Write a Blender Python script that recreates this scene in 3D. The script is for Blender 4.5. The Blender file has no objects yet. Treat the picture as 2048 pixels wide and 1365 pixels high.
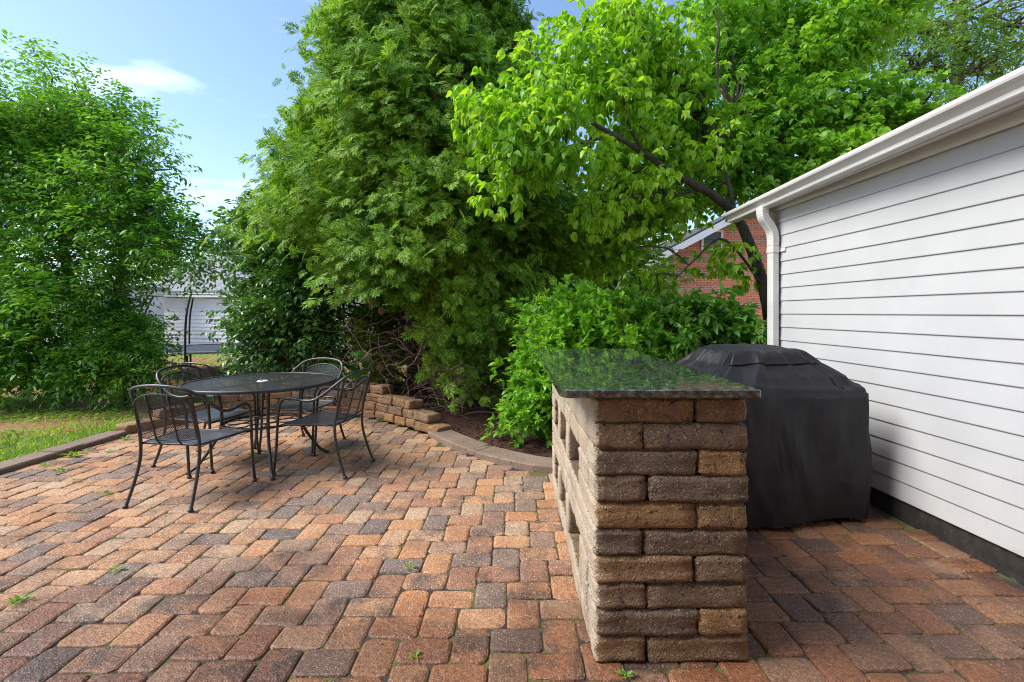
import bpy, math, random
import numpy as np
from mathutils import Vector, Matrix
random.seed(7); rng = np.random.default_rng(11)
R_ = math.radians
SC = bpy.context.scene
COL = SC.collection

# ---------------------------------------------------------------- camera
H = 1.37; F = 1000.0; CX = 1024.0; CY = 625.0          # eye height, focal length and horizon in photo pixels
cam_d = bpy.data.cameras.new('camera'); cam = bpy.data.objects.new('camera', cam_d); COL.objects.link(cam)
cam_d.sensor_width = 36; cam_d.lens = 36 * F / 2048; cam_d.shift_y = -(682.5 - CY) / 2048
cam_d.clip_start = 0.05; cam_d.clip_end = 2000
cam.location = (0, 0, H); cam.rotation_euler = (R_(90), 0, 0)
SC.camera = cam
# ---------------------------------------------------------------- sky, sun, exposure
SUN_EL, SUN_AZ = R_(48), R_(-97)                         # azimuth from +Y towards +X
world = bpy.data.worlds.new('World'); SC.world = world; world.use_nodes = True
wn, wl = world.node_tree.nodes, world.node_tree.links
bg = wn['Background']; bg.inputs[1].default_value = 0.15
sky = wn.new('ShaderNodeTexSky'); sky.sky_type = 'NISHITA'; sky.sun_disc = False
sky.sun_elevation = SUN_EL; sky.sun_rotation = SUN_AZ; sky.air_density = 1.0; sky.dust_density = .8; sky.ozone_density = 3.0
tc = wn.new('ShaderNodeTexCoord'); mp = wn.new('ShaderNodeMapping'); mp.inputs['Scale'].default_value = (2.2, 2.2, 6.5)
mp.inputs['Location'].default_value = (0.35, 0.2, 0.1)
nz = wn.new('ShaderNodeTexNoise'); nz.inputs['Scale'].default_value = 1.6; nz.inputs['Detail'].default_value = 6; nz.inputs['Roughness'].default_value = .55
cr = wn.new('ShaderNodeValToRGB'); cr.color_ramp.elements[0].position = .56; cr.color_ramp.elements[1].position = .82
cr.color_ramp.elements[1].color = (.5, .5, .5, 1)
mixc = wn.new('ShaderNodeMixRGB'); mixc.inputs[2].default_value = (8.5, 8.8, 9.3, 1)
wl.new(tc.outputs['Generated'], mp.inputs[0]); wl.new(mp.outputs[0], nz.inputs[0]); wl.new(nz.outputs[0], cr.inputs[0])
wl.new(cr.outputs[0], mixc.inputs[0]); wl.new(sky.outputs[0], mixc.inputs[1]); wl.new(mixc.outputs[0], bg.inputs[0])
sd = bpy.data.lights.new('sun', 'SUN'); so = bpy.data.objects.new('sun', sd); COL.objects.link(so)
sd.energy = 3.0; sd.angle = R_(34); sd.color = (1, .95, .87)
sdir = Vector((math.sin(SUN_AZ) * math.cos(SUN_EL), math.cos(SUN_AZ) * math.cos(SUN_EL), math.sin(SUN_EL)))
so.rotation_euler = sdir.to_track_quat('Z', 'Y').to_euler(); so.location = sdir * 30
SC.view_settings.view_transform = 'Standard'; SC.view_settings.look = 'None'
SC.view_settings.exposure = 0.90; SC.view_settings.gamma = 1
SC.cycles.filter_width = 1.0; SC.cycles.use_denoising = True; SC.cycles.denoising_input_passes = 'RGB_ALBEDO_NORMAL'; SC.cycles.denoising_prefilter = 'NONE'
SC.cycles.max_bounces = 8; SC.cycles.transparent_max_bounces = 12
SC.cycles.transmission_bounces = 6; SC.cycles.diffuse_bounces = 4

# ---------------------------------------------------------------- helpers
def W(px, py, d):                                        # a point d metres away along a photo ray
    return Vector(((px - CX) / F * d, d, H - (py - CY) / F * d))
def G(px, py):                                           # ground point
    return W(px, py, H * F / (py - CY))
def tag(o, label=None, cat=None, group=None, kind=None):
    if label: o['label'] = label
    if cat: o['category'] = cat
    if group: o['group'] = group
    if kind: o['kind'] = kind
    return o
def empty(name, loc=(0, 0, 0), rz=0, **k):
    o = bpy.data.objects.new(name, None); COL.objects.link(o); o.location = loc; o.rotation_euler = (0, 0, rz)
    o.empty_display_size = .1
    return tag(o, **k)
def link(name, me, mat, parent=None, smooth=False):
    o = bpy.data.objects.new(name, me); COL.objects.link(o)
    for m in (mat if isinstance(mat, (list, tuple)) else [mat]): me.materials.append(m)
    if parent: o.parent = parent
    if smooth: me.polygons.foreach_set('use_smooth', [True] * len(me.polygons))
    return o
def copy_tree(o, parent=None):
    c = o.copy(); COL.objects.link(c)
    if parent: c.parent = parent
    for ch in list(o.children): copy_tree(ch, c)
    return c
def catmull(P, n=6):
    P = [Vector(p) for p in P]; out = []
    for i in range(len(P) - 1):
        p0 = P[max(i - 1, 0)]; p1 = P[i]; p2 = P[i + 1]; p3 = P[min(i + 2, len(P) - 1)]
        for k in range(n):
            t = k / n
            out.append(.5 * ((2 * p1) + (p2 - p0) * t + (2 * p0 - 5 * p1 + 4 * p2 - p3) * t * t + (3 * p1 - p0 - 3 * p2 + p3) * t ** 3))
    out.append(P[-1]); return out
class MB:
    def __init__(s): s.v = []; s.f = []
    def add(s, vs, fs):
        b = len(s.v); s.v += [tuple(v) for v in vs]; s.f += [[b + i for i in f] for f in fs]
    def box(s, a, b, M=None):
        x0, y0, z0 = a; x1, y1, z1 = b
        vs = [Vector(p) for p in ((x0,y0,z0),(x1,y0,z0),(x1,y1,z0),(x0,y1,z0),(x0,y0,z1),(x1,y0,z1),(x1,y1,z1),(x0,y1,z1))]
        if M: vs = [M @ v for v in vs]
        s.add(vs, [(0,3,2,1),(4,5,6,7),(0,1,5,4),(1,2,6,5),(2,3,7,6),(3,0,4,7)])
    def tube(s, P, r, n=8, caps=True, flat=None):
        P = [Vector(p) for p in P]; m = len(P)
        rs = r if isinstance(r, (list, tuple)) else [r] * m
        if len(rs) != m: rs = [rs[0] + (rs[-1] - rs[0]) * i / (m - 1) for i in range(m)]
        up = None; rings = []
        for i in range(m):
            t = (P[min(i+1, m-1)] - P[max(i-1, 0)]).normalized()
            if up is None:
                up = t.orthogonal().normalized()
                if flat: up = (Vector(flat) - t * t.dot(Vector(flat))).normalized()
            else:
                up = (up - t * t.dot(up)).normalized()
            sd_ = t.cross(up)
            rings.append([P[i] + (up * math.cos(a) + sd_ * math.sin(a)) * rs[i] for a in [2 * math.pi * k / n for k in range(n)]])
        b = len(s.v)
        for rg in rings: s.v += [tuple(v) for v in rg]
        for i in range(m - 1):
            for k in range(n):
                s.f.append([b+i*n+k, b+i*n+(k+1) % n, b+(i+1)*n+(k+1) % n, b+(i+1)*n+k])
        if caps: s.f.append([b+k for k in range(n)][::-1]); s.f.append([b+(m-1)*n+k for k in range(n)])
    def lathe(s, prof, n=24, c=(0, 0, 0)):
        b = len(s.v)
        for r, z in prof:
            for k in range(n):
                a = 2 * math.pi * k / n; s.v.append((c[0] + r * math.cos(a), c[1] + r * math.sin(a), c[2] + z))
        for i in range(len(prof) - 1):
            for k in range(n):
                s.f.append([b+i*n+k, b+i*n+(k+1) % n, b+(i+1)*n+(k+1) % n, b+(i+1)*n+k])
        s.f.append([b+k for k in range(n)][::-1]); s.f.append([b+(len(prof)-1)*n+k for k in range(n)])
    def prism(s, prof, A, B, up=(0, 0, 1), capit=True, out=None, dzB=0):
        """sweep a 2-D profile (u outwards, v up) from A to B"""
        A = Vector(A); B = Vector(B); t = (B - A); t.z = 0; t.normalize()
        o = Vector(out) if out else Vector((-t.y, t.x, 0))
        vs = [A + o * u + Vector((0, 0, v)) for u, v in prof] + [B + o * u + Vector((0, 0, v)) for u, v in prof]
        n = len(prof); fs = [(k, (k+1) % n, n + (k+1) % n, n + k) for k in range(n)]
        if capit: fs += [tuple(range(n))[::-1], tuple(range(n, 2*n))]
        s.add(vs, fs)
    def build(s, name, mat, parent=None, smooth=False):
        me = bpy.data.meshes.new(name); me.from_pydata(s.v, [], s.f); me.validate(); me.update()
        return link(name, me, mat, parent, smooth)
def rblock(mb, M, dx, dy, dz, r=.012, jit=.004, n=4, seed=None, chip=0):
    """tumbled stone: box with rounded uneven edges, n cells per side"""
    rd = random.Random(seed if seed is not None else random.random())
    ph = [rd.uniform(0, 6.28) for _ in range(6)]
    idx = {}; vs = []
    def key(i, j, k): return (i, j, k)
    def lat(i, h):
        t = i / n
        if i == 0: return -h
        if i == n: return h
        if i == 1: return -h + r
        if i == n - 1: return h - r
        return -h + 2 * h * t
    def put(i, j, k):
        if (i, j, k) in idx: return idx[(i, j, k)]
        p = Vector((lat(i, dx/2), lat(j, dy/2), lat(k, dz/2)))
        q = Vector((max(-dx/2+r, min(dx/2-r, p.x)), max(-dy/2+r, min(dy/2-r, p.y)), max(-dz/2+r, min(dz/2-r, p.z))))
        d = p - q
        nf = (i in (0, n)) + (j in (0, n)) + (k in (0, n))
        if d.length > 1e-7: p = q + d.normalized() * r
        if chip and nf >= 2: p -= d.normalized() * abs(rd.gauss(0, chip)) if d.length > 1e-7 else Vector()
        p += Vector((math.sin(9*p.y/dy+ph[0]) + math.sin(7*p.z/dz+ph[1]), math.sin(8*p.x/dx+ph[2]) + math.sin(7*p.z/dz+ph[3]),
                     math.sin(7*p.x/dx+ph[4]) + math.sin(8*p.y/dy+ph[5]))) * jit * .35
        p += Vector((rd.uniform(-1, 1), rd.uniform(-1, 1), rd.uniform(-1, 1))) * jit * .3
        idx[(i, j, k)] = len(vs); vs.append(M @ p); return idx[(i, j, k)]
    fs = []
    for a in range(n):
        for b in range(n):
            for s_ in (0, n):
                q = [put(a, b, s_), put(a+1, b, s_), put(a+1, b+1, s_), put(a, b+1, s_)]; fs.append(q if s_ else q[::-1])
                q = [put(s_, a, b), put(s_, a+1, b), put(s_, a+1, b+1), put(s_, a, b+1)]; fs.append(q if s_ else q[::-1])
                q = [put(a, s_, b), put(a+1, s_, b), put(a+1, s_, b+1), put(a, s_, b+1)]; fs.append(q[::-1] if s_ else q)
    mb.add(vs, fs)
def T(x, y, z, rz=0, rx=0, ry=0):
    return Matrix.Translation((x, y, z)) @ Matrix.Rotation(rz, 4, 'Z') @ Matrix.Rotation(rx, 4, 'X') @ Matrix.Rotation(ry, 4, 'Y')

# ---------------------------------------------------------------- materials
class Mat:
    def __init__(s, name, col=(.5,.5,.5), rough=.6, metal=0, spec=.5):
        s.m = bpy.data.materials.new(name); s.m.use_nodes = True; s.n = s.m.node_tree.nodes; s.l = s.m.node_tree.links
        s.b = s.n['Principled BSDF']; s.b.inputs['Base Color'].default_value = (*col, 1); s.b.inputs['Roughness'].default_value = rough
        s.b.inputs['Metallic'].default_value = metal; s.b.inputs['Specular IOR Level'].default_value = spec
        s.out = s.n['Material Output']; s._tc = None
    def tc(s, k='Object'):
        if not s._tc: s._tc = s.n.new('ShaderNodeTexCoord')
        return s._tc.outputs[k]
    def noise(s, scale, detail=3, rough=.5, vec=None, dist=0):
        t = s.n.new('ShaderNodeTexNoise'); t.inputs['Scale'].default_value = scale; t.inputs['Detail'].default_value = detail
        t.inputs['Roughness'].default_value = rough; t.inputs['Distortion'].default_value = dist
        s.l.new(vec or s.tc(), t.inputs['Vector']); return t.outputs[0]
    def ramp(s, fac, stops, const=False):
        r = s.n.new('ShaderNodeValToRGB'); e = r.color_ramp.elements
        if const: r.color_ramp.interpolation = 'CONSTANT'
        while len(e) < len(stops): e.new(.5)
        for k, (p, c) in enumerate(stops): e[k].position = p; e[k].color = (*c, 1) if len(c) == 3 else c
        s.l.new(fac, r.inputs[0]); return r.outputs[0]
    def f(s, fac, a, b):                                  # scalar ramp 0..1
        return s.ramp(fac, [(a, (0,0,0)), (b, (1,1,1))])
    def mix(s, fac, a, b, mode='MIX'):
        x = s.n.new('ShaderNodeMixRGB'); x.blend_type = mode
        for sock, v in ((0, fac), (1, a), (2, b)):
            if hasattr(v, 'is_linked'): s.l.new(v, x.inputs[sock])
            elif sock == 0: x.inputs[0].default_value = v
            else: x.inputs[sock].default_value = (*v, 1)
        return x.outputs[0]
    def island(s): 
        g = s.n.new('ShaderNodeNewGeometry'); return g.outputs['Random Per Island']
    def mapping(s, scale=(1,1,1), rot=(0,0,0), k='Object'):
        m = s.n.new('ShaderNodeMapping'); m.inputs['Scale'].default_value = scale; m.inputs['Rotation'].default_value = rot
        s.l.new(s.tc(k), m.inputs[0]); return m.outputs[0]
    def base(s, o): s.l.new(o, s.b.inputs['Base Color']); return s
    def roughn(s, o): s.l.new(o, s.b.inputs['Roughness']); return s
    def bump(s, h, strength=.3, dist=.01):
        b = s.n.new('ShaderNodeBump'); b.inputs['Strength'].default_value = strength; b.inputs['Distance'].default_value = dist
        s.l.new(h, b.inputs['Height']); s.l.new(b.outputs[0], s.b.inputs['Normal']); return s
    def math(s, op, a, b=None):
        x = s.n.new('ShaderNodeMath'); x.operation = op
        for k, v in ((0, a), (1, b)):
            if v is None: continue
            if hasattr(v, 'is_linked'): s.l.new(v, x.inputs[k])
            else: x.inputs[k].default_value = v
        return x.outputs[0]

def leaf_mat(name, dark, mid, light, rough=.45, trans=.35, clump=1.2, spec=.5):
    m = Mat(name, mid, rough, spec=spec)
    c = m.ramp(m.island(), [(0, dark), (.45, mid), (1, light)])
    n = m.f(m.noise(clump, 2), .35, .65)
    c2 = m.mix(n, m.mix(.55, c, dark), m.mix(.35, c, light))
    c = m.mix(.75, c, c2)
    m.base(c)
    tr = m.n.new('ShaderNodeBsdfTranslucent')
    tcol = m.mix(1.0, c, (1.5, 1.45, .55), 'MULTIPLY'); m.l.new(tcol, tr.inputs[0])
    mx = m.n.new('ShaderNodeMixShader'); mx.inputs[0].default_value = trans
    m.l.new(m.b.outputs[0], mx.inputs[1]); m.l.new(tr.outputs[0], mx.inputs[2]); m.l.new(mx.outputs[0], m.out.inputs[0])
    return m.m
def bark_mat(name, a, b, sc=14):
    m = Mat(name, a, .85); v = m.mapping((1, 1, .25)); n = m.noise(sc, 5, .6, v)
    m.base(m.ramp(n, [(.3, a), (.7, b)])); m.bump(n, .6, .02); return m.m

def mk_paver():
    m = Mat('clay_paver', (.3,.12,.06), .7)
    isl = m.island()
    tone = m.ramp(isl, [(0, (.24,.19,.165)), (.10, (.38,.27,.20)), (.22, (.47,.24,.145)), (.45, (.68,.355,.165)), (.62, (.72,.43,.235)), (.78, (.62,.29,.125)), (.9, (.70,.48,.30)), (1, (.46,.29,.19))])
    pick = m.n.new('ShaderNodeTexWhiteNoise'); pick.noise_dimensions = '1D'; m.l.new(isl, pick.inputs['W'])
    amt = m.f(pick.outputs['Value'], .25, .95)
    blotch = m.f(m.noise(6.5, 4, .6), .40, .62)
    c = m.mix(m.math('MULTIPLY', blotch, m.math('MULTIPLY', amt, .85)), tone, (.155, .118, .10))
    fine = m.noise(160, 2, .6)
    c = m.mix(m.f(fine, .32, .62), m.mix(.6, c, (.04,.028,.024)), c)
    c = m.mix(m.f(m.noise(48, 4, .7), .42, .7), c, m.mix(1.0, c, (.62,.56,.52), 'MULTIPLY'))
    # aggregate specks, whole and chipped
    vo = m.n.new('ShaderNodeTexVoronoi'); vo.inputs['Scale'].default_value = 95; vo.inputs['Randomness'].default_value = 1
    m.l.new(m.mix(.02, m.tc(), m.tc()), vo.inputs['Vector'])
    sep = m.n.new('ShaderNodeSeparateColor'); m.l.new(vo.outputs['Color'], sep.inputs[0])
    near = m.math('LESS_THAN', m.math('ADD', vo.outputs['Distance'], m.math('MULTIPLY', m.noise(240, 1), .3)), .42)
    some = m.math('GREATER_THAN', sep.outputs[0], .60)
    c = m.mix(m.math('MULTIPLY', m.math('MULTIPLY', near, some), .85), c, (.74, .58, .47))
    # pale lime bloom in patches
    lime = m.f(m.noise(1.1, 4, .6), .62, .80)
    c = m.mix(m.math('MULTIPLY', lime, .38), c, (.62, .50, .40))
    # shade by house and bar painted in, with a moist look
    sx = m.n.new('ShaderNodeSeparateXYZ'); m.l.new(m.tc(), sx.inputs[0])     # painted shade grows towards the house and right of the bar
    shade_grad = m.math('ADD', m.math('MULTIPLY', m.math('SUBTRACT', 2.85, sx.outputs[1]), .34), m.math('MAXIMUM', m.math('MULTIPLY', m.math('SUBTRACT', sx.outputs[0], .75), .42), -.05))
    shade_mask = m.f(m.math('ADD', shade_grad, m.noise(1.3, 4, .6)), .46, .72)
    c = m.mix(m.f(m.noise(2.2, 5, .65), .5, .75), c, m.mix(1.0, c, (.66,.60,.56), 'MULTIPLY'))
    c = m.mix(shade_mask, c, m.mix(1.0, c, (.46,.38,.35), 'MULTIPLY'))
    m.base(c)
    m.roughn(m.ramp(shade_mask, [(0, (.85,)*3), (1, (.5,)*3)]))
    hb = m.math('ADD', m.math('MULTIPLY', fine, .5), m.noise(45, 3, .6)); m.bump(hb, .8, .009)
    return m.m
def mk_stone(name='tumbled_stone', bloom=False):
    m = Mat(name, (.3,.2,.1), .8)
    isl = m.island()
    tone = m.ramp(isl, [(0, (.31,.225,.155)), (.18, (.36,.26,.165)), (.34, (.46,.28,.125)), (.52, (.50,.30,.12)), (.66, (.38,.27,.165)), (.80, (.28,.21,.155)), (.92, (.46,.295,.14)), (1, (.38,.275,.175))])
    tone = m.mix(m.f(m.noise(7, 5, .7), .40, .62), tone, m.mix(1.0, tone, (.78,.77,.78), 'MULTIPLY'))
    bl = m.f(m.noise(16, 5, .7), .40, .62)
    c = m.mix(m.math('MULTIPLY', bl, .6), tone, m.mix(1.0, tone, (.45,.43,.43), 'MULTIPLY'))
    fine = m.noise(120, 3, .65)
    c = m.mix(m.f(fine, .62, .72), c, (.52,.40,.27))
    c = m.mix(m.f(m.noise(52, 3, .6), .60, .66), c, (.05,.042,.036))
    if bloom == 'garden':
        c = m.mix(m.math('MULTIPLY', m.f(m.noise(2.6, 5, .65), .45, .65), .25), c, (.62,.52,.40)); c = m.mix(1.0, c, (1.0,.82,.63), 'MULTIPLY')
    else:                                                # side light painted in as a lime-pale left face; other bar stone darker
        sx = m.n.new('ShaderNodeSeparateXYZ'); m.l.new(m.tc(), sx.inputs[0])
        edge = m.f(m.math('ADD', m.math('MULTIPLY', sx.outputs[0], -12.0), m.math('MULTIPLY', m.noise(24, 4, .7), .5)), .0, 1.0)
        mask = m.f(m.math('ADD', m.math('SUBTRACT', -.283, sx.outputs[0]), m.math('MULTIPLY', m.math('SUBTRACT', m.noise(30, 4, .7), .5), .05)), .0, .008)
        side_light = m.math('MULTIPLY', mask, m.math('ADD', .25, m.math('MULTIPLY', m.f(m.noise(3, 5, .65), .30, .55), .42)))
        c = m.mix(1.0, c, (.66,.61,.57), 'MULTIPLY'); c = m.mix(side_light, c, (.70,.60,.46))
    c = m.mix(m.math('MULTIPLY', m.f(m.noise(100, 2, .6), .61, .67), .55), c, (.62,.48,.32))
    m.base(c); hb = m.math('ADD', m.math('MULTIPLY', fine, .8), m.math('MULTIPLY', m.noise(38, 5, .7), .9)); m.bump(hb, 1.0, .014)
    m.roughn(m.ramp(m.noise(25, 3), [(.3, (.55,)*3), (.7, (.8,)*3)]))
    return m.m
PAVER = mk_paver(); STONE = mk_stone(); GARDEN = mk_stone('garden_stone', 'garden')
def mk_sand():
    m = Mat('joint_sand', (.06,.05,.04), .95)
    g = m.f(m.noise(1.9, 4, .65), .44, .56)
    c = m.mix(g, (.045,.036,.03), (.13,.14,.028)); m.base(m.mix(m.noise(70, 2), m.mix(.5, c, (.02,.016,.014)), c)); m.bump(m.noise(90, 3), .8, .01); return m.m
SAND = mk_sand()
def mk_concrete(name, a, b):
    m = Mat(name, a, .85); n = m.noise(3, 5, .6); c = m.ramp(n, [(.3, a), (.7, b)])
    c = m.mix(m.f(m.noise(110, 2), .58, .7), c, tuple(x * 1.5 for x in b)); c = m.mix(m.f(m.noise(40, 3), .6, .75), c, tuple(x * .35 for x in a))
    m.base(c); m.bump(m.noise(80, 3), .5, .006); return m.m
KERB = mk_concrete('kerb_concrete', (.15,.105,.075), (.25,.18,.13))
def mk_ground():
    m = Mat('lawn_soil', (.2,.1,.05), .95)
    soil = m.ramp(m.noise(2.5, 5, .6), [(.25, (.22,.075,.032)), (.55, (.36,.125,.055)), (.8, (.42,.20,.10))])
    soil = m.mix(m.f(m.noise(60, 3), .5, .7), soil, (.13,.075,.04))
    far = m.ramp(m.noise(9, 4), [(.3, (.10,.17,.03)), (.7, (.28,.30,.08))])
    g = m.f(m.noise(.55, 4, .6), .46, .60)
    m.base(m.mix(g, soil, far)); m.bump(m.noise(40, 4), .6, .03); return m.m
GROUND = mk_ground()
def mk_mulch():
    m = Mat('bark_mulch', (.08,.03,.02), .95); n = m.noise(45, 4, .7, m.mapping((1, 2.5, 1)))
    m.base(m.ramp(n, [(.3, (.03,.014,.009)), (.55, (.12,.045,.024)), (.8, (.22,.10,.05))])); m.bump(n, 1, .03); return m.m
MULCH = mk_mulch()
def mk_siding():
    m = Mat('white_vinyl', (.78,.79,.80), .5); n = m.noise(2.2, 4, .6)
    v = m.mapping((1, 1, 26)); g = m.noise(6, 3, .6, v)
    c = m.ramp(n, [(.3, (.455,.463,.468)), (.7, (.505,.513,.518))])
    sz = m.n.new('ShaderNodeSeparateXYZ'); m.l.new(m.tc(), sz.inputs[0])      # rain splash dirt along the bottom boards
    splash = m.f(m.math('ADD', m.math('MULTIPLY', sz.outputs[2], -1.6), m.noise(4, 5, .7, m.mapping((1, 1, 2.5)))), .22, .75)
    m.base(m.mix(m.math('MULTIPLY', splash, .45), c, (.27,.25,.19))); m.bump(g, .10, .004); return m.m
SIDING = mk_siding()
def mk_trim():
    m = Mat('white_trim', (.78,.77,.74), .4); m.base(m.ramp(m.noise(5, 4, .6, m.mapping((1, .3, 1))), [(.3, (.56,.55,.525)), (.6, (.67,.66,.64))])); return m.m
TRIM = mk_trim()
DARKBASE = Mat('dark_base', (.05,.045,.04), .9); DARKBASE.base(DARKBASE.ramp(DARKBASE.noise(14, 5, .7), [(.4, (.014,.012,.011)), (.64, (.035,.03,.026)), (.78, (.18,.15,.13))])); DARKBASE = DARKBASE.m
ROOFM = Mat('asphalt_shingle', (.2,.2,.2), .9); ROOFM.base(ROOFM.ramp(ROOFM.noise(20, 4, .6), [(.3, (.19,.19,.20)), (.7, (.29,.29,.305))])); ROOFM = ROOFM.m
DARKROOF = Mat('dark_shingle', (.06,.06,.065), .9).m
def mk_metal():
    m = Mat('black_metal', (.028,.027,.028), .38, 0.0, .6)
    m.base(m.ramp(m.noise(30, 3), [(.35, (.022,.021,.022)), (.7, (.045,.042,.042))]))
    m.roughn(m.ramp(m.noise(18, 3), [(.3, (.3,)*3), (.7, (.5,)*3)])); return m.m
METAL = mk_metal()
def mk_mesh(name, pitch, hole):
    m = Mat(name, (.03,.029,.03), .42, 0, .6)
    s = m.n.new('ShaderNodeSeparateXYZ'); m.l.new(m.tc('UV'), s.inputs[0])
    k = 2 * math.pi / pitch
    a = m.math('SINE', m.math('MULTIPLY', m.math('ADD', s.outputs[0], s.outputs[1]), k))
    b = m.math('SINE', m.math('MULTIPLY', m.math('SUBTRACT', s.outputs[0], s.outputs[1]), k))
    h = m.math('GREATER_THAN', m.math('MULTIPLY', m.math('ABSOLUTE', a), m.math('ABSOLUTE', b)), hole)
    t = m.n.new('ShaderNodeBsdfTransparent'); mx = m.n.new('ShaderNodeMixShader')
    m.l.new(h, mx.inputs[0]); m.l.new(m.b.outputs[0], mx.inputs[1]); m.l.new(t.outputs[0], mx.inputs[2]); m.l.new(mx.outputs[0], m.out.inputs[0])
    return m.m
BACKMESH = mk_mesh('expanded_metal_back', .026, .40)
TOPMESH = mk_mesh('expanded_metal_top', .030, .66)
def mk_seat():
    m = Mat('perforated_seat_metal', (.05,.05,.055), .36, .25, .6)
    vo = m.n.new('ShaderNodeTexVoronoi'); vo.inputs['Scale'].default_value = 130; m.l.new(m.tc(), vo.inputs['Vector'])
    m.base(m.mix(m.f(m.noise(7, 3), .4, .7), (.085,.088,.10), (.14,.145,.165))); m.bump(vo.outputs['Distance'], .25, .003); return m.m
SEATM = mk_seat()
def mk_granite():
    m = Mat('polished_granite', (.02,.03,.02), .06, 0, .8)
    n = m.noise(38, 5, .75); vo = m.n.new('ShaderNodeTexVoronoi'); vo.inputs['Scale'].default_value = 90; m.l.new(m.tc(), vo.inputs['Vector'])
    c = m.ramp(n, [(.35, (.008,.010,.008)), (.5, (.03,.042,.03)), (.6, (.10,.12,.09)), (.72, (.22,.24,.20))])
    m.base(c); m.roughn(m.ramp(m.noise(6, 3), [(.3, (.02,)*3), (.7, (.05,)*3)])); m.b.inputs['IOR'].default_value = 1.8; return m.m
GRANITE = mk_granite()
def mk_cover():
    m = Mat('black_vinyl_cover', (.012,.012,.016), .5, 0, .33)
    m.base(m.ramp(m.noise(3, 4, .6), [(.3, (.008,.008,.010)), (.7, (.015,.015,.019))]))
    w = m.noise(520, 2); lw = m.noise(6, 2, .5, m.mapping((1, 1, .6)))
    rg = m.math('ABSOLUTE', m.math('SUBTRACT', m.noise(3.2, 2, .5, m.mapping((1, 1, .4)), 1.0), .5)); m.bump(m.math('ADD', m.math('ADD', m.math('MULTIPLY', lw, .6), m.math('MULTIPLY', rg, -1.6)), m.math('MULTIPLY', w, .03)), .5, .05); m.roughn(m.ramp(m.noise(9, 3), [(.3, (.48,)*3), (.7, (.62,)*3)])); return m.m
COVER = mk_cover()
def mk_brick():
    m = Mat('red_brick', (.3,.1,.06), .85)
    b = m.n.new('ShaderNodeTexBrick'); b.inputs['Scale'].default_value = 1; b.inputs['Brick Width'].default_value = .22; b.inputs['Row Height'].default_value = .075
    b.inputs['Mortar Size'].default_value = .006; b.inputs['Color1'].default_value = (.72,.23,.11,1); b.inputs['Color2'].default_value = (.52,.15,.08,1); b.inputs['Mortar'].default_value = (.66,.54,.46,1)
    s = m.n.new('ShaderNodeSeparateXYZ'); m.l.new(m.tc(), s.inputs[0]); c = m.n.new('ShaderNodeCombineXYZ')
    m.l.new(m.math('ADD', s.outputs[0], s.outputs[1]), c.inputs[0]); m.l.new(s.outputs[2], c.inputs[1]); m.l.new(c.outputs[0], b.inputs['Vector']); m.base(b.outputs[0]); return m.m
BRICK = mk_brick()
FARSIDE = Mat('far_white_siding', (.92,.93,.95), .5).m
WHITEP = Mat('white_paint', (.8,.8,.8), .5).m
GREYP = Mat('grey_glass', (.05,.06,.07), .1).m
TRAMP = Mat('black_trampoline', (.02,.02,.024), .6).m
TRPAD = Mat('grey_blue_pad', (.10,.11,.14), .5).m

L_CYP = leaf_mat('cypress_scale_leaf', (.04,.14,.02), (.15,.37,.04), (.48,.66,.09), .6, .35, 1.3, .2)
L_DOG = leaf_mat('dogwood_leaf', (.14,.36,.025), (.30,.58,.035), (.56,.74,.06), .42, .45, 1.0)
L_TREE2 = leaf_mat('redbud_leaf', (.10,.27,.03), (.20,.45,.045), (.36,.60,.065), .42, .45, 1.0)
L_LEFT = leaf_mat('privet_leaf', (.045,.16,.03), (.12,.34,.045), (.29,.55,.07), .36, .4, .9)
L_DARK = leaf_mat('glossy_dark_leaf', (.035,.10,.026), (.07,.19,.04), (.15,.32,.06), .26, .25, 1.2)
L_LAUR = leaf_mat('laurel_leaf', (.09,.28,.03), (.19,.46,.045), (.38,.64,.065), .32, .38, 2.0)
L_CAM = leaf_mat('viburnum_leaf', (.09,.26,.05), (.18,.42,.075), (.33,.57,.11), .3, .38, 2.0)
L_FAR = leaf_mat('willow_oak_leaf', (.07,.17,.035), (.13,.29,.055), (.24,.40,.08), .5, .4, .6)
L_GRASS = leaf_mat('weedy_grass', (.09,.19,.025), (.20,.38,.05), (.42,.52,.09), .6, .4, 1.0)
L_WEED = leaf_mat('weed_leaf', (.10,.25,.03), (.19,.40,.05), (.34,.48,.07), .5, .4, 3)
L_BIG = leaf_mat('hydrangea_leaf', (.06,.22,.035), (.10,.34,.05), (.18,.46,.07), .4, .4, 3)
BARK = bark_mat('dark_bark', (.035,.027,.02), (.13,.095,.07))
TWIG = bark_mat('dead_twig_bark', (.12,.065,.045), (.30,.18,.125), 30)

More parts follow.
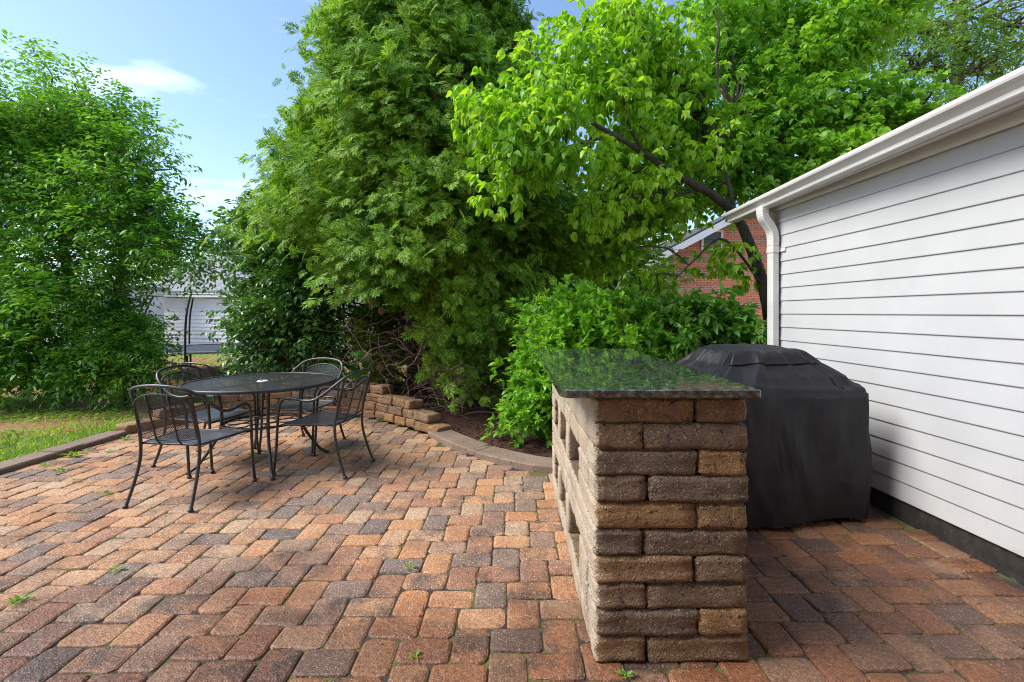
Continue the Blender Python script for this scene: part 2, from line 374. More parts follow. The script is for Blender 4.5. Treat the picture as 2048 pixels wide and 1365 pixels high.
# ---------------------------------------------------------------- foliage engine
def norm(a): return a / np.maximum(np.linalg.norm(a, axis=-1, keepdims=True), 1e-9)
def frames(d, up):
    y = norm(d); x = norm(np.cross(y, up)); z = np.cross(x, y); return np.stack([x, y, z], axis=-1)
def leaf_proto(w=.5, curl=.25, fold=.12, segs=3, pw=.8):
    """unit-length leaf along +y, triangles"""
    V = [(0, 0, 0)]; Fc = []
    for i in range(1, segs):
        t = i / segs; ww = w * .5 * math.sin(math.pi * t ** pw); z = -curl * t * t
        V += [(-ww, t, z + fold * ww * 2), (0, t, z), (ww, t, z + fold * ww * 2)]
    V.append((0, 1, -curl)); n = len(V) - 1
    Fc += [(0, 2, 1), (0, 3, 2)]
    for i in range(segs - 2):
        a = 1 + 3 * i; b = a + 3
        Fc += [(a, a+1, b+1), (a, b+1, b), (a+1, a+2, b+2), (a+1, b+2, b+1)]
    a = 1 + 3 * (segs - 2); Fc += [(a, a+1, n), (a+1, a+2, n)]
    return np.array(V, float), np.array(Fc, int)
def spray_proto(nb=6, rs=3, droop=.25):
    """flat fern-like conifer spray, unit length"""
    r = np.random.default_rng(rs); V = []; Fc = []
    def blade(p, ang, L, wd):
        wd = wd * .72
        d = np.array([math.sin(ang), math.cos(ang)]); s = np.array([d[1], -d[0]]); b = len(V)
        for q, k in ((p, 0), (p + d * L * .45 - s * wd, .45), (p + d * L * .45 + s * wd, .45), (p + d * L, 1)):
            V.append((q[0], q[1], -droop * (q[1] ** 2 + .8 * q[0] ** 2) + r.normal(0, .012)))
        Fc.extend([(b, b+2, b+1), (b+1, b+2, b+3)])
    blade(np.array([0, 0.]), 0, 1.0, .045)
    for i in range(nb):
        t = .1 + .8 * i / nb; L = (.62 - .45 * t) * r.uniform(.8, 1.2)
        for s in (-1, 1):
            a = s * r.uniform(.65, .95); p = np.array([0, t]); blade(p, a, L, .05)
            d = np.array([math.sin(a), math.cos(a)])
            if L > .3:
                blade(p + d * L * .35, a - s * .6, L * .5, .045); blade(p + d * L * .5, a + s * .5, L * .38, .04)
    return np.array(V, float), np.array(Fc, int)
def cloud(name, proto, pos, Rm, sc, mat, parent=None, smooth=False):
    V, Fc = proto; n = len(pos); k = len(V); m = len(Fc)
    if np.ndim(sc) == 0: sc = np.full(n, sc)
    co = np.einsum('nij,kj->nki', Rm, V) * sc[:, None, None] + pos[:, None, :]
    fa = (Fc[None] + (np.arange(n) * k)[:, None, None]).reshape(-1)
    me = bpy.data.meshes.new(name); me.vertices.add(n * k); me.vertices.foreach_set('co', co.reshape(-1).astype(np.float32))
    me.loops.add(len(fa)); me.loops.foreach_set('vertex_index', fa.astype(np.int32))
    me.polygons.add(n * m); me.polygons.foreach_set('loop_start', np.arange(0, n*m*3, 3, dtype=np.int32))
    me.update(calc_edges=True)
    return link(name, me, mat, parent, smooth)
def rand_unit(n): return norm(rng.normal(size=(n, 3)))
def lump_points(lumps, density, shell=.55, flat=1.0):
    """points in a set of ellipsoid lumps (c, (rx,ry,rz)) biased to their skins; returns pos, outward"""
    P = []; N = []
    for c, r in lumps:
        r = np.array(r, float); n = max(3, int(density * (r[0]*r[1] + r[1]*r[2] + r[0]*r[2]) / 3 * 4))
        u = rand_unit(n); rad = 1 - (1 - shell) * rng.random(n) ** 1.6
        rad *= 1 + .16 * rng.normal(size=n) * (rng.random(n) > .5)
        P.append(np.array(c)[None] + u * r * rad[:, None]); N.append(norm(u / r))
    return np.concatenate(P), np.concatenate(N)
def twigs(pos, out, length, nleaf, leaf, mat, name, parent, proto, droop=.5, up=.5, spread=1.0, jl=.3, whorl=False, hang=.2):
    """a leafy twig at each point: nleaf leaves alternating along it (or a whorl at its end)"""
    n = len(pos)
    d = norm(out * 1.0 + rng.normal(size=(n, 3)) * .45 + np.array([0, 0, up]))
    L = length * (1 + jl * rng.normal(size=n)).clip(.4, 1.8)
    Z = np.array([0, 0, 1.0])
    side = norm(np.cross(d, Z[None] + 1e-3)); upv = np.cross(side, d)
    PP = []; RR = []; SS = []
    for i in range(nleaf):
        t = (i + .5) / nleaf
        if whorl: t = .75 + .25 * i / nleaf
        ax = norm(d - Z[None] * droop * t * 1.0)
        p = pos + d * (L * t)[:, None] - Z[None] * (droop * .5 * L * t * t)[:, None]
        if whorl:
            a = 2.4 * i + rng.random(n) * .6; sd_ = side * np.cos(a)[:, None] + upv * np.sin(a)[:, None]
        else:
            s = 1 if i % 2 else -1
            sd_ = side * s + upv * (rng.normal(size=n) * .35)[:, None]
        ld = norm(ax * .55 + sd_ * spread - Z[None] * hang + rng.normal(size=(n, 3)) * .22)
        nv = norm(upv + Z[None] * .8 + rng.normal(size=(n, 3)) * .35)
        PP.append(p); RR.append(frames(ld, nv)); SS.append(leaf * (1 + .22 * rng.normal(size=n)).clip(.5, 1.6))
    return cloud(name, proto, np.concatenate(PP), np.concatenate(RR), np.concatenate(SS), mat, parent)
def limb(mb, P, r0, r1, n=7, sub=5, wob=.0):
    Q = catmull(P, sub)
    if wob: Q = [q + Vector((random.uniform(-wob, wob), random.uniform(-wob, wob), random.uniform(-wob, wob))) for q in Q]
    mb.tube(Q, [r0 + (r1 - r0) * i / (len(Q) - 1) for i in range(len(Q))], n)
def spread_limbs(mb, starts, targets, r0=.03, r1=.008, sag=.1):
    for t in targets:
        t = Vector(t); s = min(starts, key=lambda q: (Vector(q) - t).length); s = Vector(s); L_ = (t - s).length * .16; mid = s.lerp(t, .35) + Vector((random.uniform(-L_, L_), random.uniform(-L_, L_), sag + random.uniform(-L_*.3, L_))); m2 = s.lerp(t, .7) + Vector((random.uniform(-L_, L_), random.uniform(-L_, L_), random.uniform(-L_*.5, L_*1.2)))
        limb(mb, [s, mid, m2, t], r0 * random.uniform(.7, 1.1), r1, 5, 4)
LEAF_S = leaf_proto(.42, .25, .15, 2)
LEAF_M = leaf_proto(.46, .3, .12, 3)
LEAF_D = leaf_proto(.62, .55, .16, 4, .7)
LEAF_H = leaf_proto(.72, .3, .10, 4, .62)

# ================================================================= GROUND
def patch(name, poly, z, mat, kind='structure', zf=None):
    me = bpy.data.meshes.new(name); me.from_pydata([(p[0], p[1], z) for p in poly], [], [list(range(len(poly)))]); me.update()
    return tag(link(name, me, mat), kind=kind)
# border of the patio: left edge, stone wall arc, kerb, house
ARC = [(-4.34,5.60),(-4.05,6.1),(-3.4,6.56),(-2.5,6.74),(-1.88,6.48),(-1.42,6.10),(-1.02,5.70),(-.80,5.48)]
ARC_C = [Vector((*p, 0)) for p in ARC]; ARC_P = catmull(ARC_C, 16)
KB = [(-.93,5.52),(-.685,5.15),(-.36,4.74),(0,4.44),(.30,4.28),(.9,4.16),(1.7,4.12),(2.52,4.12)]
KB_P = catmull([Vector((*p, 0)) for p in KB], 10)
def lawn_z(x, y):
    s = max(0, min(1, (y - 5.6) / 1.2)); return -.02 - .13 * s * s * (3 - 2 * s)
xs = sorted(set([-90,-60,-40,-30,-24,-20,-16] + [-13 + .5*i for i in range(45)] + [10,12,15,20,30,60,90]))
ys = sorted(set([-20,-10,-5,-2,-1,0,1,2,3] + [3.5 + .4*i for i in range(16)] + [10,11,12,14,16,18,20,24,30,40,60,100,160,240]))
mb = MB()
for y in ys:
    for x in xs: mb.v.append((x, y, lawn_z(x, y) - (.06 if -4.6 < x < 2.9 and y < 4 else 0)))
nx = len(xs)
for j in range(len(ys)-1):
    for i in range(nx-1): mb.f.append([j*nx+i, j*nx+i+1, (j+1)*nx+i+1, (j+1)*nx+i])
tag(mb.build('ground', GROUND), kind='structure')
patio_poly = [(-4.4, -.4), (2.62, -.4), (2.56, 4.2)] + [(p.x, p.y) for p in reversed(KB_P[:-1])] + [(p.x, p.y) for p in reversed(ARC_P)]
patch('sand', patio_poly, -.010, SAND)
def inside(x, y, poly):
    c = False; j = len(poly) - 1
    for i in range(len(poly)):
        a, b = poly[i], poly[j]
        if (a[1] > y) != (b[1] > y) and x < (b[0]-a[0]) * (y-a[1]) / (b[1]-a[1]) + a[0]: c = not c
        j = i
    return c
# pavers: 90 degree herringbone of 22 x 15 cm tumbled clay pavers
PL, PW = .2205, .1535
BAR_X0, BAR_X1, BAR_Y0, BAR_Y1 = .32, .925, 1.95, 4.02
def paver(mb, cx, cy, lx, ly):
    g = .0018; hx, hy = lx/2 - g, ly/2 - g; rc = random.uniform(.020, .033)
    z = random.gauss(0, .0022); tx, ty = random.gauss(0, .010), random.gauss(0, .010); rot = random.gauss(0, .012)
    cs, sn = math.cos(rot), math.sin(rot); b = len(mb.v)
    ring0 = []
    for qx, qy, a0 in ((1,1,0),(-1,1,90),(-1,-1,180),(1,-1,270)):
        rr = min(rc * random.uniform(.7, 1.3), hy*.75, hx*.75)
        for a in (8, 45, 82):
            an = R_(a0 + a); ring0.append((qx*(hx-rr) + rr*math.cos(an) + random.gauss(0,.0021), qy*(hy-rr) + rr*math.sin(an) + random.gauss(0,.0021)))
        # an uneven mid-side point
        k_ = random.uniform(.0008, .0035)
        ring0.append((0 + random.gauss(0,.008), qy*(hy + k_*.3)) if qx*qy > 0 else (qx*(hx + k_*.3), 0 + random.gauss(0,.008)))
    rings = []
    for inset, dz in ((0, -.03), (0, -.011), (.003, -.0045), (.012, -.0008)):
        rg = []
        for (px, py) in ring0:
            L = math.hypot(px, py); k = 1 - inset / L * 1.25
            x, y = px*k, py*k; zz = z + dz + tx*x + ty*y + (random.gauss(0,.0007) if dz > -.02 else 0)
            rg.append((cx + x*cs - y*sn, cy + x*sn + y*cs, zz))
        rings.append(rg)
    n = len(ring0)
    for rg in rings: mb.v += rg
    mb.v.append((cx, cy, z + .0015))
    for i in range(3):
        for k in range(n): mb.f.append([b+i*n+k, b+i*n+(k+1)%n, b+(i+1)*n+(k+1)%n, b+(i+1)*n+k])
    for k in range(n): mb.f.append([b+3*n+k, b+3*n+(k+1)%n, b+4*n])
mb = MB(); seen = 0
ox, oy = .128, 2.02                                     # lower-left corner of one upright paver
for a in range(-60, 61):
    for c in range(-40, 41):
        # V at origin, H to its left with bottoms flush; lattice (W,-W) and (L,L)
        x0 = ox + a*PW + c*PL; y0 = oy - a*PW + c*PL
        for (px, py, lx, ly) in ((x0, y0, PW, PL), (x0 - PL, y0, PL, PW)):
            mx, my = px + lx/2, py + ly/2
            if not (-4.5 < mx < 2.7 and .3 < my < 7): continue
            if BAR_X0+.09 < mx < BAR_X1-.09 and BAR_Y0+.13 < my < BAR_Y1-.1: continue
            if not inside(mx, my, patio_poly): continue
            paver(mb, mx, my, lx, ly); seen += 1
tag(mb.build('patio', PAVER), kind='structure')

# kerbs
def kerb_strip(name, P, w, h, side, ch=.012, seg=None):
    """raised edging along path P (its patio side), body lies on 'side' of the path; cut into lengths"""
    mb = MB(); acc = []; Ls = [0]
    for i in range(1, len(P)): Ls.append(Ls[-1] + (P[i]-P[i-1]).length)
    prof = [(0, -.08), (0, h-ch), (ch, h), (w-ch, h), (w, h-ch), (w, -.08)]
    cuts = [0]; 
    while cuts[-1] < Ls[-1]: cuts.append(cuts[-1] + (seg or 1.0) * random.uniform(.85, 1.1))
    cuts[-1] = Ls[-1]
    def at(s):
        for i in range(1, len(P)):
            if Ls[i] >= s - 1e-6:
                t = (s - Ls[i-1]) / max(Ls[i]-Ls[i-1], 1e-9); d = (P[i]-P[i-1]).normalized(); return P[i-1].lerp(P[i], t), d
        return P[-1], (P[-1]-P[-2]).normalized()
    for a, b in zip(cuts[:-1], cuts[1:]):
        n = max(2, int((b-a)/.09)); base = len(mb.v); dz = random.uniform(-.004, .004); dw = random.uniform(-.006, .006)
        for k in range(n+1):
            s = a + .003 + (b-a-.006)*k/n; p, d = at(s); o = Vector((d.y, -d.x, 0)) * side
            for (u, v) in prof: q = p + o*(u+dw); mb.v.append((q.x + random.gauss(0,.001), q.y + random.gauss(0,.001), v + dz + random.gauss(0,.001)))
        m = len(prof)
        for k in range(n):
            for j in range(m-1): mb.f.append([base+k*m+j, base+k*m+j+1, base+(k+1)*m+j+1, base+(k+1)*m+j])
        mb.f.append([base+j for j in range(m)]); mb.f.append([base+n*m+j for j in range(m)][::-1])
    o = mb.build(name, KERB); return tag(o, kind='structure')
kerb_strip('kerb', catmull([Vector((-4.33,.2,0)), Vector((-4.34,2.5,0)), Vector((-4.31,4.2,0)), Vector((-4.27,5.55,0))], 12), .22, .05, -1, seg=1.15)
kerb_strip('kerb', KB_P, .26, .06, -1, seg=1.0)
# mulch bed behind the kerb
bed = [(p.x, p.y+.1) for p in KB_P] + [(2.5, 9.5), (-4.0, 9.5), (-4.3, 7.2)] + [(p.x, p.y + .1) for p in ARC_P[8:]]
me = bpy.data.meshes.new('mulch_bed')
mb = MB(); S = .16
gx = [-4.6 + S*i for i in range(int(7.4/S))]; gy = [4.1 + S*j for j in range(int(5.6/S))]
bedp = [(p.x, p.y+.08) for p in KB_P] + [(2.6, 9.7), (-4.5, 9.7), (-4.5, 6.2)] + [(p.x, p.y+.12) for p in ARC_P]
idx = {}
def bz(x, y):
    return .02 + .035*math.sin(3.1*x+1)*math.sin(2.7*y) + .012*math.sin(11*x)*math.sin(13*y) + .02*min(1, max(0, y-5))
for j, y in enumerate(gy[:-1]):
    for i, x in enumerate(gx[:-1]):
        if inside(x+S/2, y+S/2, bedp):
            q = []
            for (a, b) in ((i,j),(i+1,j),(i+1,j+1),(i,j+1)):
                if (a,b) not in idx: idx[(a,b)] = len(mb.v); mb.v.append((gx[a], gy[b], bz(gx[a], gy[b])))
                q.append(idx[(a,b)])
            mb.f.append(q)
tag(mb.build('mulch_bed', MULCH, smooth=True), kind='structure')

# ================================================================= STONE ARC WALL
def stone_arc():
    mb = MB(); Ls = [0]
    for i in range(1, len(ARC_P)): Ls.append(Ls[-1] + (ARC_P[i]-ARC_P[i-1]).length)
    tot = Ls[-1]
    def at(s):
        s = max(0, min(tot, s))
        for i in range(1, len(ARC_P)):
            if Ls[i] >= s - 1e-6:
                t = (s-Ls[i-1])/(Ls[i]-Ls[i-1]); return ARC_P[i-1].lerp(ARC_P[i], t), (ARC_P[i]-ARC_P[i-1]).normalized()
    hz = .105
    span = [(0, tot), (.36, tot-.22), (.95, tot-.62), (1.7, tot-1.25)]
    for lv, (a, b) in enumerate(span):
        s = a; 
        while s < b - .08:
            L = random.uniform(.19, .33)
            if b - (s+L) < .1: L = b - s
            p, d = at(s + L/2); o = Vector((-d.y, d.x, 0)); dep = .2
            c = p + o*(dep/2 - .0 + lv*.012 + random.uniform(-.016, .016))
            rblock(mb, T(c.x, c.y, hz*(lv+.5), math.atan2(d.y, d.x) + random.uniform(-.06, .06)), L-.006, dep+random.uniform(-.02,.02), hz-.003, .015, .009, n=6)
            s += L
    return mb
tag(stone_arc().build('stone_wall', GARDEN, smooth=True), 'low curved dry-stacked stone wall stepping down at its end behind the table and chairs', 'wall')

# ================================================================= BAR COUNTER
bar = empty('bar_counter', (.62, 2.98, 0), 0, label='tall tumbled-stone bar with green-black polished granite top beside the covered grill', cat='bar counter')
def bar_stone():
    mb = MB(); mc = MB(); ch = .104; x0, x1, y0, y1 = BAR_X0-.62, BAR_X1-.62, BAR_Y0-2.98, BAR_Y1-2.98
    wd = x1 - x0; th = .2
    holes = [(2.40, 2.86), (2.98, 3.36), (3.47, 3.80)]
    for lv in range(10):
        z = ch*(lv+.5); flip = lv % 2
        # near end: a long and a short block
        A = wd*(.333 if flip == 0 else .665)
        A += random.uniform(-.012, .012)
        for (a, b) in ((x0, x0+A), (x0+A, x1)):
            dpt = th
            rblock(mb, T((a+b)/2 + random.uniform(-.003,.003), y0 + dpt/2 + random.uniform(-.005,.005), z, random.uniform(-.012,.012), 0, random.uniform(-.008,.008)), b-a-.004, dpt, ch-.001, .012, .006, n=10, chip=.006)
        # far end
        A = wd*(.665 if flip == 0 else .333)
        for (a, b) in ((x0, x0+A), (x0+A, x1)):
            rblock(mb, T((a+b)/2, y1 - th/2, z), b-a-.004, th, ch-.002, .010, .004)
        # long sides
        for side, xs_ in ((0, x0), (1, x1-th)):
            hs = holes if side == 0 and lv in (1, 2, 5, 6) else []
            s = y0 + th; e = y1 - th
            segs = []
            cur = s
            for (ha, hb) in hs:
                segs.append((cur, ha-2.98)); cur = hb-2.98
            segs.append((cur, e))
            for (sa, sb) in segs:
                q = sa
                if hs and lv in (2, 6) and sb - sa < .2: continue       # one upright block fills both courses
                while q < sb - .02:
                    L = random.choice([.2, .3, .4]) if flip else random.choice([.3, .4, .2])
                    if sb - (q+L) < .12: L = sb - q
                    tall = hs and lv in (1, 5) and sb - sa < .2
                    hh = ch*2 if tall else ch; zz = z + (ch/2 if tall else 0)
                    rblock(mc if side == 0 else mb, T(xs_ + th/2 + random.uniform(-.004,.004), q + L/2, zz, random.uniform(-.01,.01)), th, L-.004, hh-.0015, .010, .0045, n=6)
                    q += L
    return mb, mc
bs, bl_ = bar_stone(); bs.build('stone_base', STONE, bar, True); tag(bl_.build('stone_side', STONE, bar, True), 'stacked-stone side with square openings, coloured paler to suggest side light')
mb = MB(); mb.box((BAR_X0+.2-.62, BAR_Y0+.2-2.98, .0), (BAR_X1-.2-.62, BAR_Y1-.2-2.98, 1.03)); mb.build('shade_core', DARKBASE, bar)  # near-black core paints deep shade behind the openings
def slab(x0, x1, y0, y1, z0, z1, rc, ch=.004):
    mb = MB(); n = 6; ring = []
    for qx, qy, a0, r in ((x1, y1, 0, .02), (x0, y1, 90, .02), (x0, y0, 180, rc), (x1, y0, 270, .008)):
        sx = -1 if qx == x1 else 1; sy = -1 if qy == y1 else 1
        for k in range(n+1):
            a = R_(a0 + 90*k/n); ring.append((qx + sx*r + r*math.cos(a), qy + sy*r + r*math.sin(a)))
    c = ((x0+x1)/2, (y0+y1)/2); m = len(ring)
    for z, ins in ((z0, ch), (z0+ch, 0), (z1-ch, 0), (z1, ch)):
        for (x, y) in ring: mb.v.append((x + (ins if x < c[0] else -ins), y + (ins if y < c[1] else -ins), z))
    for i in range(3):
        for k in range(m): mb.f.append([i*m+k, i*m+(k+1)%m, (i+1)*m+(k+1)%m, (i+1)*m+k])
    mb.f.append(list(range(m))[::-1]); mb.f.append([3*m+k for k in range(m)]); return mb
slab(.185-.62, .952-.62, 1.905-2.98, 4.06-2.98, 1.041, 1.074, .05).build('countertop', GRANITE, bar)

# ================================================================= COVERED GRILL
grill = empty('covered_grill', (1.735, 3.465, 0), R_(10), label='barbecue grill under a fitted black vinyl cover between stone bar and white siding', cat='grill')
def grill_cover():
    mb = MB(); N = 192
    rings = [(.035, 1.20,2.300,3.19,3.93,.04), (.10,1.19,2.305,3.185,3.935,.04), (.25,1.185,2.31,3.18,3.94,.04), (.45,1.18,2.315,3.18,3.94,.04), (.62,1.17,2.32,3.18,3.94,.055), (.76,1.16,2.325,3.185,3.94,.05),
             (.84,1.155,2.32,3.19,3.94,.045), (.885,1.16,2.30,3.195,3.935,.04), (.897,1.165,2.295,3.20,3.93,.035), (.908,1.175,2.285,3.21,3.92,.04), (.925,1.225,2.235,3.235,3.91,.04), (1.022,1.40,2.085,3.355,3.87,.04), (1.030,1.405,2.08,3.362,3.868,.04), (1.092,1.455,2.01,3.395,3.85,.035), (1.102,1.465,2.0,3.41,3.845,.035), (1.130,1.52,1.955,3.60,3.80,.05), (1.134,1.60,1.90,3.66,3.76,.04)]
    ph = [random.uniform(0, 6.28) for _ in range(8)]
    fine = []                                            # more rings in between, keeping the panel edges
    for p0, p1 in zip(rings[:-1], rings[1:]):
        m_ = max(1, int(max(abs(p1[0]-p0[0]), abs(p1[1]-p0[1]), abs(p1[3]-p0[3]))/.022))
        for q_ in range(m_): fine.append(tuple(u + (v-u)*q_/m_ for u, v in zip(p0, p1)))
    rings = fine + [rings[-1]]
    for (z, a, b, c, d, r) in rings:
        pts = []; per = []
        w, h = b-a-2*r, d-c-2*r
        segs = [((a+r, c), (b-r, c)), None]
        for k in range(N):
            t = k/N*4; sd_ = int(t); u = t - sd_
            # each quarter: side then corner
            if u < .8: u2 = u/.8
            else: u2 = None; an = (u-.8)/.2*90
            if sd_ == 0:
                p = (a+r + w*u2, c) if u2 is not None else (b-r + r*math.sin(R_(an)), c+r - r*math.cos(R_(an)))
            elif sd_ == 1:
                p = (b, c+r + h*u2) if u2 is not None else (b-r + r*math.cos(R_(an)), d-r + r*math.sin(R_(an)))
            elif sd_ == 2:
                p = (b-r - w*u2, d) if u2 is not None else (a+r - r*math.sin(R_(an)), d-r + r*math.cos(R_(an)))
            else:
                p = (a, d-r - h*u2) if u2 is not None else (a+r - r*math.cos(R_(an)), c+r - r*math.sin(R_(an)))
            cx, cy = (a+b)/2, (c+d)/2; dx, dy = p[0]-cx, p[1]-cy; L = math.hypot(dx, dy)
            s = k/N*2*math.pi
            low = max(0, 1 - z/.8)
            wob = .018*low*math.sin(7*s+ph[0]) + .006*math.sin(11*s+ph[1]+3*z) + .004*math.sin(19*s+ph[2]-5*z)
            wob += .010*low*math.sin(4*s + 5*z + ph[5])
            zz = z
            if .86 < z < .93: zz -= .030*max(0, math.sin(2.2*(p[0]-1.75)+1.0))*(1 if p[1] < 3.4 else 0) + .007*math.sin(6*s+ph[3])
            if .93 < z < 1.1: wob += .007*math.sin(9*s+ph[4]) + .005*math.sin(17*s+ph[6]+z*14)
            fold = max(0, math.sin(5*s+ph[4]+3.5*z))**5 + .8*max(0, math.sin(9*s+ph[0]-5*z))**7 + .5*max(0, math.sin(15*s+ph[1]+7*z))**9
            if .9 < z < 1.11: wob += .026*fold*math.sin(math.pi*(z-.9)/.21); zz += .010*fold
            if z <= .9: wob += .016*fold*(.35+low) - .010*max(0, math.sin(3*s+ph[6]+2.5*z))**3
            if z < .05: zz += .008*math.sin(5*s+ph[7])
            mb.v.append((p[0]+dx/L*wob-1.76, p[1]+dy/L*wob-3.5, zz))
    m = len(rings)
    for i in range(m-1):
        for k in range(N): mb.f.append([i*N+k, i*N+(k+1)%N, (i+1)*N+(k+1)%N, (i+1)*N+k])
    mb.f.append([(m-1)*N+k for k in range(N)])
    return mb
gc = grill_cover(); gco = gc.build('cover', COVER, grill, smooth=True)
# piped seams
mb = MB(); N = 192; NR = len(gc.v)//N
def near_ring(z): return min(range(NR), key=lambda i: abs(sum(gc.v[i*N+q_][2] for q_ in range(0, N, 8))/(N/8) - z))
def ringpt(i, k): return Vector(gc.v[i*N + (2*k) % N])
rk = near_ring(1.026); mb.tube([ringpt(rk, k) * 1.002 + Vector((0, -.004, .002)) for k in range(-2, 22)], .006, 6); mb.build('piping', COVER, gco, smooth=True)
for k in (17, 40, 66, 91):
    mb = MB(); mb.tube([ringpt(i, k) + (ringpt(i, k) - Vector((0, 0, ringpt(i, k).z))).normalized()*.003 for i in range(near_ring(.90), near_ring(1.09))], .004, 5); mb.build('piping', COVER, gco, smooth=True)
mb = MB()                                                # hanging buckle strap
pts = catmull([(2.31-1.76, 3.36-3.5, .24), (2.36-1.76, 3.35-3.5, .17), (2.375-1.76, 3.34-3.5, .06), (2.385-1.76, 3.32-3.5, .012)], 5)
for i in range(len(pts)-1):
    a, b = pts[i], pts[i+1]; o = Vector((.004, .02, 0)); t = Vector((.004, -.001, 0))
    mb.add([a-o, a+o, b+o, b-o, a-o+t, a+o+t, b+o+t, b-o+t], [(0,1,2,3),(7,6,5,4),(0,4,5,1),(1,5,6,2),(2,6,7,3),(3,7,4,0)])
mb.build('strap', COVER, gco)
# cart of the grill, seen below the hem
for (x, y) in ((1.27,3.25),(2.22,3.25),(1.27,3.84),(2.22,3.84)): mb = MB(); mb.tube([(x-1.76, y-3.5, 0), (x-1.76, y-3.5, .5)], .02, 8); mb.build('cart_leg', METAL, grill)

# ================================================================= CHAIRS AND TABLE
def sheet(name, grid, uv, mat, parent):
    """grid[j][i] of Vectors, uv in metres"""
    nj, ni = len(grid), len(grid[0]); me = bpy.data.meshes.new(name)
    me.from_pydata([tuple(p) for r in grid for p in r], [], [[j*ni+i, j*ni+i+1, (j+1)*ni+i+1, (j+1)*ni+i] for j in range(nj-1) for i in range(ni-1)])
    l = me.uv_layers.new(name='UVMap'); fl = [q for r in uv for q in r]
    for lp in me.loops: l.data[lp.index].uv = fl[lp.vertex_index]
    me.update(); return link(name, me, mat, parent, True)
def make_chair():
    t = empty('patio_chair')
    # seat: thin dished sheet with rolled rim
    def hw(y): return .225 + (.275-.225)*(y+.22)/.47
    grid = []; uv = []
    for j in range(9):
        y = -.22 + .47*j/8; row = []; ur = []
        for i in range(9):
            u = -1 + 2*i/8; x = hw(y)*u; row.append(Vector((x, y, .432 - .010*(1-u*u)*(1-((y-.015)/.24)**2) - .012*max(0, (y-.17)/.08)**2))); ur.append((x, y))
        grid.append(row); uv.append(ur)
    seat = sheet('seat', grid, uv, SEATM, t)
    mb = MB(); rim = [grid[0][i] for i in range(9)] + [grid[j][8] for j in range(1, 9)] + [grid[8][i] for i in range(7, -1, -1)] + [grid[j][0] for j in range(7, 0, -1)]
    rim = [p - Vector((0, 0, .004)) for p in rim]; mb.tube(rim + [rim[0]], .009, 6); mb.build('seat_rim', METAL, seat, True)
    for s in (-1, 1):
        mb = MB(); mb.tube(catmull([(s*.250,-.335,.012), (s*.240,-.285,.14), (s*.232,-.240,.30), (s*.232,-.232,.43), (s*.228,-.252,.56), (s*.225,-.285,.70), (s*.222,-.318,.822)], 5), .0115, 8)
        lg = mb.build('leg', METAL, t, True); mb = MB(); mb.lathe([(.012,0),(.019,.004),(.020,.012),(.014,.022),(.009,.026)], 12, (s*.250,-.337,0)); mb.build('foot_cap', METAL, lg, True)
        mb = MB(); mb.tube(catmull([(s*.292,.295,.012), (s*.287,.275,.20), (s*.285,.262,.43), (s*.286,.25,.56), (s*.288,.225,.625), (s*.290,.180,.652)], 5), .0115, 8)
        lg = mb.build('leg', METAL, t, True); mb = MB(); mb.lathe([(.012,0),(.019,.004),(.020,.012),(.014,.022),(.009,.026)], 12, (s*.292,.296,0)); mb.build('foot_cap', METAL, lg, True)
    mb = MB(); half = [(.290,.180,.652), (.296,.09,.650), (.302,0,.638), (.302,-.09,.650), (.293,-.18,.705), (.270,-.265,.775), (.215,-.325,.830), (.12,-.352,.856), (0,-.360,.864)]
    full = half + [(-x, y, z) for x, y, z in half[-2::-1]]
    mb.tube(catmull(full, 5), .0125, 8); mb.build('arm_hoop', METAL, t, True)
    # mesh back
    def back(x, z):
        k = (z-.46)/.34; return Vector((x, -.235 - .085*k - .03*(1-(x/.23)**2)*(.4+.6*k), z))
    def ztop(x): return .700 + .105*math.sqrt(max(0, 1-(x/.225)**2))
    def zbot(x): return .480 - .020*(1-(x/.225)**2)
    grid = []; uv = []
    for j in range(11):
        row = []; ur = []
        for i in range(15):
            x = .222*(-1+2*i/14); z = zbot(x) + (ztop(x)-zbot(x))*j/10; row.append(back(x, z)); ur.append((x, z))
        grid.append(row); uv.append(ur)
    bk = sheet('backrest', grid, uv, BACKMESH, t)
    mb = MB(); edge = [grid[0][i] for i in range(15)] + [grid[j][14] for j in range(1, 11)] + [grid[10][i] for i in range(13, -1, -1)] + [grid[j][0] for j in range(9, 0, -1)]
    mb.tube(edge + [edge[0]], .0065, 6)
    mb.build('back_rim', METAL, bk, True)
    mb = MB()
    for x in (-.085, .085): mb.tube([Vector((x, -.222, .43))] + [back(x, zbot(x) + (ztop(x)-zbot(x))*j/6) + Vector((0, -.008, 0)) for j in range(7)], .006, 6)
    mb.build('back_bar', METAL, bk, True)
    return t
CH = make_chair()
def place_chair(rear, front, label, z=0, first=False):
    c = CH if first else copy_tree(CH); r = Vector(rear); f = Vector(front); d = f - r
    # legs: rear feet at y=-.335, front at +.295 in the chair's own frame
    m = r + d.normalized()*.335 if z else (r + f)*.5 + d.normalized()*.02
    c.location = (m.x, m.y, z); c.rotation_euler = (0, 0, math.atan2(d.y, d.x) - math.pi/2)
    tag(c, label, 'chair', 'black metal mesh patio armchairs')
place_chair((-2.45,3.48), (-2.375,4.07), 'black mesh armchair with its back to the camera, nearest one in front of the table', first=True)
place_chair((-1.355,4.36), (-1.91,4.47), 'black mesh armchair seen side-on, at the table side nearest the stone bar')
place_chair((-2.06,5.44), (-2.19,4.86), 'black mesh armchair behind the table, facing the camera before the curved stone wall')
place_chair((-3.09,4.66), (-2.54,4.56), 'black mesh armchair at the table side nearest the lawn, seat turned to the table')
place_chair((-4.02,6.30), (-3.82,6.95), 'dark mesh armchair standing apart on the lawn beyond the stone wall', z=lawn_z(-4, 6.5))

